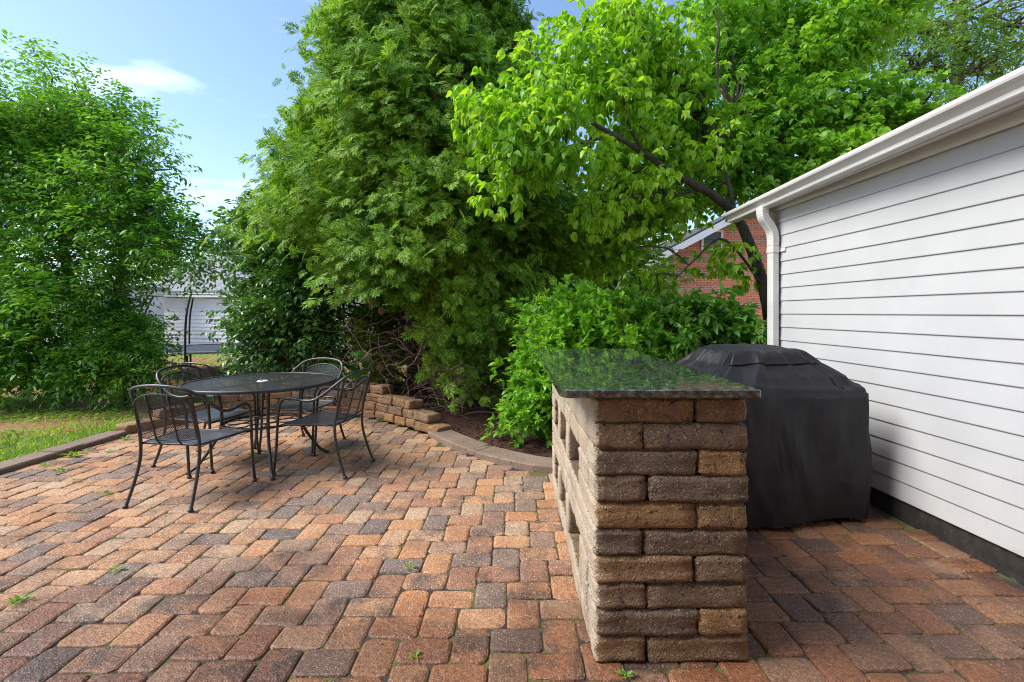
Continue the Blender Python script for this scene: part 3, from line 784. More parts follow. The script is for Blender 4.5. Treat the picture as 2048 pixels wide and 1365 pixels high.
tb = empty('patio_table', (-2.27, 4.55, 0), R_(12), label='round black expanded-metal patio table with curved legs and lower ring, among the armchairs', cat='table')
def disc(name, r0, r1, z, mat, parent):
    me = bpy.data.meshes.new(name); N = 72; K = 6; V = []; Fc = []
    for k in range(K+1):
        r = r0 + (r1-r0)*k/K
        for i in range(N): a = 2*math.pi*i/N; V.append((r*math.cos(a), r*math.sin(a), z))
    for k in range(K):
        for i in range(N): Fc.append([k*N+i, k*N+(i+1)%N, (k+1)*N+(i+1)%N, (k+1)*N+i])
    me.from_pydata(V, [], Fc); l = me.uv_layers.new(name='UVMap')
    for lp in me.loops: v = V[lp.vertex_index]; l.data[lp.index].uv = (v[0], v[1])
    me.update(); return link(name, me, mat, parent, True)
top = disc('tabletop', .028, .628, .742, TOPMESH, tb)
def circ(r, z, n=64): return [(r*math.cos(2*math.pi*i/n), r*math.sin(2*math.pi*i/n), z) for i in range(n+1)]
mb = MB(); mb.lathe([(.618,.722),(.636,.722),(.641,.730),(.641,.744),(.634,.750),(.622,.749),(.618,.744)], 72); mb.v = mb.v; mb.f = mb.f[:-2]
mb.build('rim', METAL, top, True)
mb = MB(); mb.lathe([(.028,.735),(.045,.735),(.047,.745),(.040,.750),(.026,.750),(.026,.735)], 24); mb.f = mb.f[:-2]; mb.build('umbrella_ring', WHITEP, top, True)
mb = MB()
for k in range(4):
    a = R_(45 + 90*k); c, s = math.cos(a), math.sin(a); mb.box((-.009, .03, .722), (.009, .62, .738), Matrix.Rotation(a, 4, 'Z'))
mb.build('top_brace', METAL, tb)
for k in range(4):
    a = R_(-68 + 90*k); c, s = math.cos(a), math.sin(a)
    P = [(.565,.012), (.50,.06), (.42,.17), (.355,.28), (.325,.38), (.325,.52), (.345,.64), (.365,.725)]
    mb = MB(); mb.tube(catmull([(r*c, r*s, z) for r, z in P], 5), .0135, 8); lg = mb.build('leg', METAL, tb, True)
    mb = MB(); mb.lathe([(.012,0),(.021,.004),(.022,.013),(.015,.024),(.010,.028)], 12, (.567*c, .567*s, 0)); mb.build('foot_cap', METAL, lg, True)
mb = MB(); mb.lathe([(.300,.372),(.338,.372),(.340,.378),(.338,.384),(.300,.384),(.298,.378),(.300,.372)], 56); mb.f = mb.f[:-2]
for k in range(8):                                       # scroll work inside the ring
    a = R_(45*k)
    c = Vector((.21*math.cos(a), .21*math.sin(a), .378)); mb.tube([c + Vector((.085*math.cos(q), .085*math.sin(q), 0)) for q in [2*math.pi*i/20 for i in range(21)]], .005, 5)
mb.tube(circ(.12, .378, 32), .006, 5)
mb.build('lower_ring', METAL, tb, True)

# ================================================================= WHITE SIDED HOUSE
wd_ = Vector((-.034, 1, 0)).normalized(); wo = Vector((-1, -.034, 0)).normalized()     # along the wall, out of the wall
def wall_pt(y, z=0): return Vector((2.6 - .034*(y-2.54), y, z))
HY0, HY1 = -1.24, 4.84
hs = empty('sided_house', wall_pt(4.84), label='white house wall of lapped vinyl siding with gutter and downspout, behind the grill', cat='house')
HL = hs.location.copy()
def hp(p): return Vector(p) - HL
RV = .1225; Z0 = .13
mb = MB(); prof = []
nb = 18
for i in range(nb):
    z = Z0 + RV*i; prof += [(.011, z), (.0125, z+.003), (.0125, z+.009), (.004, z+RV-.001)]
    prof += [(.001, z+RV-.001)]
prof += [(.001, Z0+RV*nb+.02), (-.10, Z0+RV*nb+.02), (-.10, Z0)]
mb.prism(prof, hp(wall_pt(HY0)), hp(wall_pt(HY1-.085)), out=wo)
mb.build('siding', SIDING, hs)
mb = MB()                                                # gable-end and back walls of the same house
E = wall_pt(HY1-.001); ins = -wo
a = E + ins*.11; mb.add([hp(a+Vector((0,0,.13))), hp(a+ins*4.2+Vector((0,0,.13))), hp(a+ins*4.2+Vector((0,0,2.4))), hp(a+ins*2.1+Vector((0,0,3.1))), hp(a+Vector((0,0,2.4)))], [(0,1,2,3,4)])
mb.build('end_wall', SIDING, hs)
mb = MB(); c0 = wall_pt(HY1)
mb.prism([(-.09, .10), (.024, .10), (.024, 2.40), (-.09, 2.40)], hp(wall_pt(HY1-.083)), hp(wall_pt(HY1)), out=wo); mb.build('corner_post', TRIM, hs)
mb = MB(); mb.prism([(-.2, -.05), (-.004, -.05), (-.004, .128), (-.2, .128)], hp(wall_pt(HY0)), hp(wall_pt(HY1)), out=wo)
mb.build('foundation', DARKBASE, hs)
# the main body of the house, behind the viewer: its back wall and eave shade the near paving
mb = MB(); mb.box((-3.6-HL.x, -4.5-HL.y, -.05), (5.5-HL.x, -1.25-HL.y, 5.2)); mb.build('main_wall', BRICK, hs)
mb = MB(); mb.box((-4.0-HL.x, -4.6-HL.y, 5.202), (5.9-HL.x, -.75-HL.y, 5.42)); mb.build('unseen_main_eave', TRIM, hs)
# eave: soffit, frieze trim, fascia, roof
GA = Vector((2.275, HY0, 0)); GB = Vector((2.325, 5.45, 0))     # outer face of fascia line
gd = (GB-GA).normalized(); go = Vector((-gd.y, gd.x, 0))
mb = MB(); mb.prism([(.019, 2.325), (.034, 2.325), (.034, 2.395), (.019, 2.395)], hp(wall_pt(HY0)), hp(wall_pt(HY1+.0)), out=wo); mb.build('frieze_trim', TRIM, hs)
mb = MB()
A0, A1 = GA + Vector((.12,0,0)), GB + Vector((.12,0,0)); B0, B1 = wall_pt(HY0)+Vector((.2,0,0)), wall_pt(5.45)+Vector((.2,0,0))
vs = [A0+Vector((0,0,2.395)), A1+Vector((0,0,2.385)), B1+Vector((0,0,2.397)), B0+Vector((0,0,2.397))]
vs += [v + Vector((0,0,.02)) for v in vs]
mb.add([hp(v) for v in vs], [(0,1,2,3),(7,6,5,4),(0,4,5,1),(1,5,6,2),(2,6,7,3),(3,7,4,0)]); mb.build('soffit', TRIM, hs)
def slant(prof, A, B, zA, zB, out):
    mb = MB(); n = len(prof)
    vs = [hp(A + out*u + Vector((0,0,v+zA))) for u, v in prof] + [hp(B + out*u + Vector((0,0,v+zB))) for u, v in prof]
    mb.add(vs, [(k,(k+1)%n,n+(k+1)%n,n+k) for k in range(n)] + [tuple(range(n))[::-1], tuple(range(n,2*n))]); return mb
slant([(-.125,-.022),(-.105,-.022),(-.105,.10),(-.125,.10)], GA, GB, 2.395, 2.37, go).build('fascia', TRIM, hs)
# K-style gutter profile: u outwards from the fascia, v up
kp = [(-.103,0),(-.035,0),(-.030,.006),(-.030,.030),(-.010,.052),(.012,.066),(.016,.078),(.016,.098),(.010,.102),(.004,.100),(.006,.080),(-.012,.064),(-.036,.040),(-.040,.010),(-.098,.008),(-.098,.095),(-.103,.095)]
gut = slant(kp, GA, GB, 2.402, 2.345, go).build('gutter', TRIM, hs)
mb = slant([(-.103,0.001),(-.034,.001),(-.029,.008),(-.028,.030),(-.009,.051),(.013,.066),(.018,.078),(.018,.098),(-.103,.098)], GB, GB+gd*.006, 2.345, 2.345, go); mb.build('end_cap', TRIM, gut)
mb = MB(); e0, e1 = GA + go*-.09, GB + go*-.09
vs = [e0+Vector((0,0,2.50)), e1+Vector((0,0,2.452)), e1+Vector((2.4,0,3.18)), e0+Vector((2.4,0,3.23))]; vs += [v+Vector((0,0,.03)) for v in vs]
mb.add([hp(v) for v in vs], [(3,2,1,0),(4,5,6,7),(0,4,7,3)[::-1],(0,1,5,4),(1,2,6,5),(2,3,7,6)]); mb.build('roof', DARKROOF, hs)
mb = MB(); g0 = GB + go*-.1                               # rake board on the gable end
vs = [g0+Vector((0,-.02,2.37)), g0+Vector((2.3,-.02,3.05)), g0+Vector((2.3,-.02,3.19)), g0+Vector((0,-.02,2.46))]; vs += [v+Vector((0,.02,0)) for v in vs]
mb.add([hp(v) for v in vs], [(0,1,2,3),(7,6,5,4),(0,4,5,1),(1,5,6,2),(2,6,7,3),(3,7,4,0)]); mb.build('rake_board', TRIM, hs)
# downspout with corrugated elbows
dsx = wall_pt(4.73); 
def rect_tube(mb, P, w, d, rib=None):
    P = [Vector(p) for p in P]; rings = []
    for i, p in enumerate(P):
        t = (P[min(i+1,len(P)-1)]-P[max(i-1,0)]).normalized(); sd_ = wd_; nn = t.cross(sd_).normalized()
        k = 1 + (.035 if rib and rib[i] and i % 2 else 0)
        cs = []
        for (u, v) in ((-1,-.7),(-.7,-1),(.7,-1),(1,-.7),(1,.7),(.7,1),(-.7,1),(-1,.7)): cs.append(p + sd_*u*w/2*k + nn*v*d/2*k)
        rings.append(cs)
    b = len(mb.v); n = 8
    for r in rings: mb.v += [tuple(hp(q)) for q in r]
    for i in range(len(P)-1):
        for k in range(n): mb.f.append([b+i*n+k, b+i*n+(k+1)%n, b+(i+1)*n+(k+1)%n, b+(i+1)*n+k])
    mb.f.append([b+k for k in range(n)]); mb.f.append([b+(len(P)-1)*n+k for k in range(n)][::-1])
y_d = 4.72; gx_ = GA.lerp(GB, (y_d-HY0)/(5.45-HY0)).x
off = wo*.062
S0 = Vector((gx_+.045, y_d, 2.362)); Wp = wall_pt(y_d) + off
path = catmull([S0, S0+Vector((0,0,-.05)), S0+Vector((.012,0,-.105)), S0.lerp(Wp+Vector((0,0,2.22)), .5)+Vector((0,0,-.088)), Vector((Wp.x-.012, y_d, 2.135)), Vector((Wp.x, y_d, 2.07)), Vector((Wp.x, y_d, 2.0))], 8)
mb = MB(); rib = [3 < i < len(path)-4 for i in range(len(path))]
rect_tube(mb, path, .104, .078, rib); rect_tube(mb, [(Wp.x, y_d, 2.0), (Wp.x, y_d, .16)], .098, .072)
rect_tube(mb, [(Wp.x, y_d, 1.985), (Wp.x, y_d, 1.93)], .108, .082)
ds = mb.build('downspout', TRIM, hs)
mb = MB(); mb.prism([(.012, 1.935), (.020, 1.935), (.020, 1.965), (.012, 1.965)], hp(wall_pt(4.60)), hp(wall_pt(4.78)), out=wo); mb.build('strap', TRIM, ds)

# ================================================================= FAR HOUSES, TRAMPOLINE
by = 16.4
bh = empty('brick_house', (8, by, -.1), label='red brick gable house with white rake boards, half hidden behind shrubs', cat='house')
mb = MB(); pk = (8.1, 4.95); e_l = (2.3, 1.86); e_r = (13.9, 1.86)
def q(x, y, z): return (x-8, y-by, z+.1)
mb.add([q(2.3,by,-.15), q(13.9,by,-.15), q(13.9,by,1.86), q(8.1,by,4.95), q(2.3,by,1.86), q(2.3,by+9,-.15), q(13.9,by+9,-.15), q(13.9,by+9,1.86), q(8.1,by+9,4.95), q(2.3,by+9,1.86)],
       [(0,1,2,3,4),(9,8,7,6,5),(0,4,9,5),(1,6,7,2)]); mb.build('wall', BRICK, bh)
mb = MB()
for (xe, s) in ((2.3, -1), (13.9, 1)):
    a = (xe + s*.35, 1.86 - .19); p = (8.1, 4.95)
    vs = [q(a[0],by-.3,a[1]+.02), q(p[0],by-.3,p[1]+.02), q(p[0],by+9.3,p[1]+.02), q(a[0],by+9.3,a[1]+.02)]; vs += [(v[0], v[1], v[2]+.12) for v in vs]
    mb.add(vs, [(0,1,2,3),(7,6,5,4),(0,4,5,1),(1,5,6,2),(2,6,7,3),(3,7,4,0)])
mb.build('roof', DARKROOF, bh)
for (xe, s) in ((2.3, -1), (13.9, 1)):
    mb = MB(); a = (xe + s*.38, 1.86-.2)
    vs = [q(a[0],by-.36,a[1]-.16), q(8.1,by-.36,4.79), q(8.1,by-.36,5.02), q(a[0],by-.36,a[1]+.06)]; vs += [(v[0], v[1]+.04, v[2]) for v in vs]
    mb.add(vs, [(0,1,2,3),(7,6,5,4),(0,4,5,1),(1,5,6,2),(2,6,7,3),(3,7,4,0)]); mb.build('rake_board', WHITEP, bh)
vent = empty('vent', (6.55-8, -.03, 3.72+.1)); vent.parent = bh
mb = MB()
for (a, b) in (((-.36,-.03,-.34),(-.28,.02,.34)), ((.28,-.03,-.34),(.36,.02,.34)), ((-.28,-.03,.27),(.28,.02,.34)), ((-.28,-.03,-.34),(.28,.02,-.27))): mb.box(a, b)
mb.build('frame', WHITEP, vent)
mb = MB()
for k in range(7): mb.box((-.28, -.012, -.26+.075*k), (.28, .006, -.215+.075*k), Matrix.Rotation(0, 4, 'X'))
mb.build('louvre', GREYP, vent)
win = empty('window', (3.05-8, -.02, 1.2+.1)); win.parent = bh
mb = MB(); mb.box((-.42,-.03,-.55), (.42,.015,.0)); mb.box((-.5,-.08,-.62),(.5,.02,-.55)); mb.build('frame', WHITEP, win)
mb = MB(); mb.box((-.36,-.04,-.5),(.36,-.031,-.05)); mb.build('pane', GREYP, win)

wy = 19.6
wh = empty('white_house', (-11.5, wy, -.15), R_(-12), label='pale lapped-siding house with grey shingle roof beyond the trampoline', cat='house')
mb = MB(); prof = []
for i in range(14): z = .05 + .15*i; prof += [(.03, z), (.0, z+.148)]
prof += [(-.2, 2.15), (-.2, .05)]
mb.prism(prof, (-3.4, 0, 0), (9.0, 0, 0), out=(0,-1,0)); mb.build('wall', FARSIDE, wh)
mb = MB(); mb.box((-3.7,-.36,2.10),(9.2,-.30,2.26)); mb.build('gutter', WHITEP, wh)
mb = MB(); vs = [(-3.7,-.32,2.28),(9.2,-.32,2.28),(9.2,3.4,4.15),(-3.7,3.4,4.15)]; vs += [(v[0], v[1], v[2]+.08) for v in vs]
mb.add(vs, [(0,3,2,1),(4,5,6,7),(0,1,5,4),(1,2,6,5),(2,3,7,6),(3,0,4,7)]); mb.build('roof', ROOFM, wh)
gw = empty('white_shed', (-15.4, 18.4, -.15), label='plain white flat-fronted shed beside the grey-roofed house, seen through leaves', cat='shed')
mb = MB(); mb.box((-3.2,-.9,0),(1.9,1.0,2.35)); mb.build('wall', WHITEP, gw)
mb = MB(); mb.box((-3.35,-1.05,2.352),(2.05,1.15,2.47)); mb.build('roof', ROOFM, gw)

TX, TY, TR = -7.55, 12.9, 1.75
tr = empty('trampoline', (TX, TY, -.15), label='black round trampoline with curved net poles on the far lawn', cat='trampoline')
mb = MB(); mb.lathe([(0.01,.60),(TR-.22,.60),(TR-.22,.607),(0.01,.607)], 40); mb.build('mat', TRAMP, tr)
mb = MB(); mb.lathe([(TR-.22,.585),(TR+.03,.585),(TR+.05,.60),(TR+.03,.625),(TR-.22,.625),(TR-.22,.585)], 48); mb.f = mb.f[:-2]; mb.build('pad', TRPAD, tr)
for k in range(8):
    a = R_(45*k + 9); c, s = math.cos(a), math.sin(a)
    mb = MB(); mb.tube(catmull([((TR-.02)*c,(TR-.02)*s,.0),((TR-.02)*c,(TR-.02)*s,.55)], 3), .028, 8); mb.build('leg', TRAMP, tr, True)
    mb = MB(); mb.tube(catmull([((TR+.05)*c,(TR+.05)*s,.3),((TR+.05)*c,(TR+.05)*s,1.0),((TR+.0)*c,(TR+.0)*s,1.45),((TR-.16)*c,(TR-.16)*s,1.85),((TR-.22)*c,(TR-.22)*s,1.92)], 6), .024, 8); mb.build('net_pole', TRAMP, tr, True)
mb = MB(); mb.tube(circ(TR-.22, 1.92, 48), .012, 6); mb.build('top_hoop', TRAMP, tr, True)

# ================================================================= TREES AND SHRUBS
# --- big cypress
CYX, CYY = -1.36, 8.15
cy_t = empty('cypress_tree', (CYX, CYY, 0), label='huge dense cypress with feathery drooping sprays, in the middle behind the table', cat='tree')
def cyp_R(z):
    return np.interp(z, [0, .6, 1.4, 2.4, 3.2, 4.4, 5.4, 6.4, 7.6, 8.8, 9.6], [1.2, 1.75, 2.05, 2.2, 2.2, 1.9, 1.55, 1.2, .8, .4, .1])
def cypress():
    n = 5200
    z = 9.5 * rng.random(n*2) ** .92; keep = rng.random(n*2) < cyp_R(z)/2.75; z = z[keep][:n]; n = len(z)
    th = rng.random(n) * 2*np.pi
    lob = 1 + .08*np.sin(3*th + 1.3*z) + .09*np.sin(7*th - 2.6*z) + .08*np.sin(3.7*z + 5*th) + .05*np.sin(11*th + 5.3*z)
    bare2 = None; zc = np.minimum(1, np.maximum(0, (z-.0)/1))
    Rr = cyp_R(z) * lob * (1 + .07*rng.normal(size=n))
    out = np.stack([np.cos(th), np.sin(th), np.zeros(n)], -1)
    # the left low front is bare: dead twigs show there
    xw = CYX + Rr*np.cos(th); front = (np.sin(th) < .25)
    bare = front & (xw < -.35) & (z < 2.0 - 1.9*np.maximum(0, xw+1.35) + .2*rng.normal(size=n)); bare |= (xw < -2.5) & (z < 2.5) & (np.sin(th) < .5); keep = ~bare & (z > .25)
    z, th, Rr, out = z[keep], th[keep], Rr[keep], out[keep]; n = len(z)
    PP = []; DD = []; UU = []; SS = []
    upw = .25 + .5*(z/9.5)
    dirb = norm(out + np.array([0,0,1.])*upw[:, None] + rng.normal(size=(n,3))*.22)
    side = norm(np.cross(dirb, np.array([0,0,1.])))
    m = 13
    for i in range(m):
        t = i/(m-1); s = (-1)**i
        base = np.stack([np.cos(th)*Rr*.66, np.sin(th)*Rr*.66, z - upw*.33*Rr], -1)
        L = .40*Rr + .1
        p = base + dirb*(L*t)[:, None] - np.array([0,0,1.])*(.30*L*t*t)[:, None] + side*(s*(.05+.10*(1-t))*rng.random(n))[:, None]
        d = norm(dirb*(.8+.6*t) + side*s*(.85*(1-t*.7)) - np.array([0,0,1.])*(.35+.6*t) + rng.normal(size=(n,3))*.2)
        u = norm(np.array([0,0,1.])*.75 + out*1.1 + rng.normal(size=(n,3))*.3)
        PP.append(p + rng.normal(size=(n,3))*.03); d = norm(d + np.array([0,0,1.])*(.9*(rng.random((n,1)) < .35))); DD.append(d); UU.append(u); SS.append((.13+.21*rng.random(n)**1.5)*(1-.25*t))
    P = np.concatenate(PP); D = np.concatenate(DD); U = np.concatenate(UU); S_ = np.concatenate(SS)
    ok = P[:, 2] > .1; P, D, U, S_ = P[ok], D[ok], U[ok], S_[ok]
    Rm = frames(D, U); idx = rng.integers(0, 3, len(P)); 
    return P, Rm, S_, idx
P, Rm, S_, ix = cypress()
crown = None
Vs = [spray_proto(7, s, .35) for s in (3, 5, 9)]
# one crown mesh out of three spray shapes
def cloud_multi(name, protos, ix, P, Rm, S_, mat, parent):
    cos = []; fas = []; off = 0
    for k, (V, Fc) in enumerate(protos):
        m = ix == k; n = m.sum(); co = np.einsum('nij,kj->nki', Rm[m], V)*S_[m][:, None, None] + P[m][:, None, :]
        fas.append((Fc[None] + (np.arange(n)*len(V))[:, None, None]).reshape(-1) + off); cos.append(co.reshape(-1, 3)); off += n*len(V)
    co = np.concatenate(cos).astype(np.float32); fa = np.concatenate(fas).astype(np.int32); me = bpy.data.meshes.new(name)
    me.vertices.add(len(co)); me.vertices.foreach_set('co', co.reshape(-1)); me.loops.add(len(fa)); me.loops.foreach_set('vertex_index', fa)
    me.polygons.add(len(fa)//3); me.polygons.foreach_set('loop_start', np.arange(0, len(fa), 3, dtype=np.int32)); me.update(calc_edges=True)
    return link(name, me, mat, parent)
zi = rng.uniform(.9, 9.2, 9000); ri = np.array([cyp_R(q_) for q_ in zi])*(.45+.35*rng.random(9000)); ti = rng.random(9000)*6.28
Pi = np.stack([np.cos(ti)*ri, np.sin(ti)*ri, zi], -1); oi = np.stack([np.cos(ti), np.sin(ti), 0*ti], -1)
ok = ~((Pi[:, 0] + CYX < -.5) & (Pi[:, 2] < 2.0)); Pi, oi = Pi[ok], oi[ok]
Ri = frames(norm(oi*.4 + rng.normal(size=oi.shape)*.4 - np.array([0,0,.6])), norm(oi + rng.normal(size=oi.shape)*.35))
P = np.concatenate([P, Pi]); Rm = np.concatenate([Rm, Ri]); S_ = np.concatenate([S_, np.full(len(Pi), .34)]); ix = np.concatenate([ix, rng.integers(0, 3, len(Pi))])
cloud_multi('crown', Vs, ix, P, Rm, S_, L_CYP, cy_t)
DEAD = leaf_mat('dead_cypress_spray', (.10,.05,.02), (.20,.10,.04), (.32,.19,.08), .7, .2, 2, .2)
nd = 130; zi = rng.uniform(.5, 6.5, nd); ti = -np.pi/2 + 1.5*rng.normal(size=nd); ri = np.array([cyp_R(q_) for q_ in zi])*(.75+.28*rng.random(nd))
Pd = np.stack([np.cos(ti)*ri, np.sin(ti)*ri, zi], -1); od = np.stack([np.cos(ti), np.sin(ti), 0*ti], -1)
cloud_multi('dead_sprays', Vs, rng.integers(0, 3, nd), Pd, frames(norm(od*.5 + rng.normal(size=od.shape)*.4 - np.array([0,0,.8])), norm(od + rng.normal(size=od.shape)*.3)), .10+.10*rng.random(nd), DEAD, cy_t)
mb = MB()
for k in range(4):
    a = 1.6*k + .4; b = .25; limb(mb, [(b*math.cos(a), b*math.sin(a), -.1), (b*1.2*math.cos(a), b*1.2*math.sin(a), 2.0), (b*.8*math.cos(a), b*.8*math.sin(a), 5.5), (.05*math.cos(a), .05*math.sin(a), 8.8)], .10, .015, 8)
for k in range(90):
    z = random.uniform(.5, 8); a = random.uniform(0, 6.28); r = float(cyp_R(z))*.75
    limb(mb, [(.15*math.cos(a), .15*math.sin(a), z-.5), (r*.5*math.cos(a), r*.5*math.sin(a), z-.2), (r*math.cos(a), r*math.sin(a), z)], .03, .008, 5, 3)
mb.build('trunk', BARK, cy_t)
mb = MB()                                                # tangle of dead brown branches low down on the left
for k in range(480):
    x = random.uniform(-3.5, -.2) - CYX; y = random.uniform(5.95, 7.4) - CYY; z = random.uniform(.05, 1.25)
    if y + CYY < 6.9 and x + CYX < -2.2: y += .9
    if x + CYX > -1.0: z *= .55
    th = random.uniform(0, 6.28); P_ = [Vector((x, y, z))]; d = Vector((math.cos(th), math.sin(th)*.6, random.uniform(-.3, .5)))
    for _ in range(4):
        d = (d + Vector((random.uniform(-.6,.6), random.uniform(-.5,.5), random.uniform(-.5,.45)))).normalized(); nx_ = P_[-1] + d*random.uniform(.1, .22); nx_.z = max(.03, nx_.z); P_.append(nx_)
    Q = catmull(P_, 3); r = random.choice([.003,.0035,.004,.005,.0075]); mb.tube(Q, [r, r*.5], 4, False)
mb.build('dead_branch_tangle', TWIG, cy_t)

# --- left privet-like tree
def world_lumps(L, ref):
    out = []
    for (px, py, d, rx, rz) in L:
        c = W(px, py, d); r = rx*d/F; out.append((np.array([c.x-ref[0], c.y-ref[1], c.z]), (r, r*.9, rz*d/F)))
    return out
def blob_lumps(big, n, r0, r1, seed):
    """break big ellipsoids into small uneven leaf clumps"""
    rd = np.random.default_rng(seed); out = []
    vol = np.array([b[1][0]*b[1][1]*b[1][2] for b in big]) ** .75; vol /= vol.sum()
    for b, k in zip(big, (vol*n).astype(int)+1):
        for _ in range(k):
            u = rd.normal(size=3); u /= np.linalg.norm(u); rad = rd.random() ** .45
            c = b[0] + u*np.array(b[1])*rad; r = rd.uniform(r0, r1); out.append((c, (r*rd.uniform(.9,1.4), r*rd.uniform(.9,1.4), r*rd.uniform(.55,.85))))
    return out
def make_tree(name, label, cat, base, big, ncl, r0, r1, dens, leaf, proto, mat, twl, nl, trunk_pts=None, tr=.1, seed=1, bark=None, group=None, limbs=40, **kw):
    t = empty(name, base, label=label, cat=cat, group=group)
    lumps = blob_lumps(big, ncl, r0, r1, seed)
    pos, out = lump_points(lumps, dens, .3)
    ok = pos[:, 2] > .05; pos, out = pos[ok], out[ok]
    twigs(pos, out, twl, nl, leaf, mat, 'crown', t, proto, **kw)
    mb = MB(); nodes = []
    for P_, a, b in trunk_pts:
        limb(mb, [Vector(p)-Vector((base[0], base[1], 0)) for p in P_], a, b, 8, 6, .004); nodes += [Vector(p)-Vector((base[0], base[1], 0)) for p in catmull(P_, 4)][1:]
    if limbs:
        step = max(1, len(lumps)//limbs); spread_limbs(mb, nodes, [l[0] for l in lumps[::step]], tr*.3, .006)
    mb.build('trunk', bark or BARK, t, True)
    return t
lb = (-7.6, 9.0)
big = world_lumps([(40,260,9,190,140),(150,270,9,140,120),(230,330,8.8,110,110),(300,400,8.6,95,85),(20,430,8.4,150,140),(160,450,8.3,130,120),(290,500,8.3,95,70),(385,495,8.3,60,35),(440,505,8.4,40,22),(395,560,8.3,25,20),(60,600,8.2,150,110),(180,600,8.2,95,80),(-60,400,8.8,160,230),(-60,650,8.2,120,120),(350,470,8.4,80,60)], lb)
make_tree('privet_tree', 'broad bright-leaved tree with arching shoots, filling the left edge of the garden', 'tree', (lb[0], lb[1], 0), big, 300, .22, .42, 80, .095, LEAF_S, L_LEFT, .34, 9,
          trunk_pts=[([(-7.9,9,-.15),(-7.8,9,1.2),(-8.0,8.9,2.6),(-7.9,8.8,4.4)], .13, .03), ([(-7.5,9.1,-.15),(-7.2,9,1.3),(-6.8,8.9,2.6),(-6.3,8.7,3.6)], .10, .02), ([(-8.3,9,-.15),(-8.7,8.9,1.5),(-9.2,8.8,3.2)], .09, .02)], tr=.1, seed=3, limbs=110, droop=.7, up=.75, spread=.9, hang=.15)
# lower shrubs in front of it
big = world_lumps([(90,720,8.2,120,50),(10,690,8.3,110,80),(30,755,8.1,90,26),(-80,740,8.1,80,45)], (-7.4,8.2))
make_tree('ivy_shrub', 'low round-leaved shrub at the foot of the left tree, by bare red soil', 'shrub', (-7.4, 8.2, 0), big, 80, .16, .3, 85, .10, LEAF_M, L_LEFT, .2, 5, trunk_pts=[([(-7.4,8.2,-.15),(-7.4,8.2,.5)], .03, .01)], tr=.05, seed=5, limbs=16, up=.5)
big = world_lumps([(225,705,8.1,70,58),(195,752,8.0,75,26),(265,690,8.1,50,50),(285,735,8.0,40,38),(230,650,8.3,60,45)], (-6.3,8.1))
make_tree('arching_shrub', 'feathery arching shrub with narrow leaves, behind the nearest armchair', 'shrub', (-6.3, 8.1, 0), big, 90, .15, .3, 90, .085, LEAF_S, L_LEFT, .3, 9, trunk_pts=[([(-6.3,8.15,-.15),(-6.3,8.1,.6)], .03, .01)], tr=.05, seed=6, limbs=20, droop=.9, up=.7)

# --- dark glossy shrub left of the cypress
big = world_lumps([(560,600,7.2,85,85),(550,700,7.15,75,55),(625,620,7.2,60,95),(525,520,7.5,50,60),(590,490,7.5,60,60),(650,710,7.1,50,45),(500,640,7.4,40,60),(500,460,7.8,35,45)], (-3.3,7.3))
make_tree('holly_shrub', 'tall dark glossy-leaved evergreen shrub left of the cypress, behind the far armchair', 'shrub', (-3.3, 7.3, 0), big, 150, .17, .34, 90, .085, LEAF_M, L_DARK, .2, 6,
          trunk_pts=[([(-3.3,7.35,-.15),(-3.3,7.35,1.0),(-3.4,7.5,2.0)], .06, .02)], tr=.08, seed=8, limbs=40, up=.4, hang=.3)
# --- broad-leaved plant by the wall
pl = empty('hydrangea', (-2.33, 7.05, 0), label='small plant with big flat green leaves behind the far armchair', cat='plant')
n = 26; a = rng.random(n)*6.28; rr = .08+.24*rng.random(n); hh = .45+.42*rng.random(n)
pos = np.stack([rr*np.cos(a), rr*np.sin(a)*.7-.05, hh], -1); d = norm(np.stack([np.cos(a), np.sin(a)-.4, -.15+.4*rng.normal(size=n)], -1))
cloud('foliage', LEAF_H, pos, frames(d, norm(np.array([0,-.5,1.])+rng.normal(size=(n,3))*.3)), .17+.07*rng.random(n), L_BIG, pl, True)
mb = MB()
for p in pos[::2]: limb(mb, [(0,0,0), (p[0]*.5, p[1]*.5, p[2]*.6), tuple(p)], .007, .003, 5, 3)
mb.build('stem', L_BIG, pl)

# --- laurel behind the bar
big = world_lumps([(1130,650,5.6,85,60),(1190,690,5.3,80,60),(1100,760,5.2,70,80),(1060,820,5.1,48,65),(1210,640,5.7,70,45),(1120,830,5.1,60,60),(1260,690,5.5,60,60),(1150,730,5.2,85,70)], (.7,5.3))
make_tree('laurel_shrub', 'dense bright green laurel shrub spilling behind the stone bar', 'shrub', (.7, 5.3, 0), big, 190, .11, .22, 150, .072, LEAF_M, L_LAUR, .12, 8,
          trunk_pts=[([(.7,5.3,-.05),(.7,5.3,.6)], .04, .015)], tr=.06, seed=12, limbs=40, up=1.1, whorl=True, spread=.9, hang=-.3, droop=.1)
big = world_lumps([(1400,650,6.0,70,42),(1450,670,6.0,50,45),(1340,660,6.0,55,45),(1430,700,5.9,80,60),(1330,700,5.8,60,60),(1480,700,6.0,30,40)], (2.3,5.9))
make_tree('viburnum_shrub', 'rounded shrub with larger pointed leaves, behind the covered grill', 'shrub', (2.3, 5.9, 0), big, 100, .11, .22, 115, .115, LEAF_M, L_CAM, .14, 6,
          trunk_pts=[([(2.3,5.9,-.15),(2.3,5.9,.7)], .04, .015)], tr=.06, seed=13, limbs=30, up=.6, whorl=True, spread=1.0, hang=.1, droop=.2)

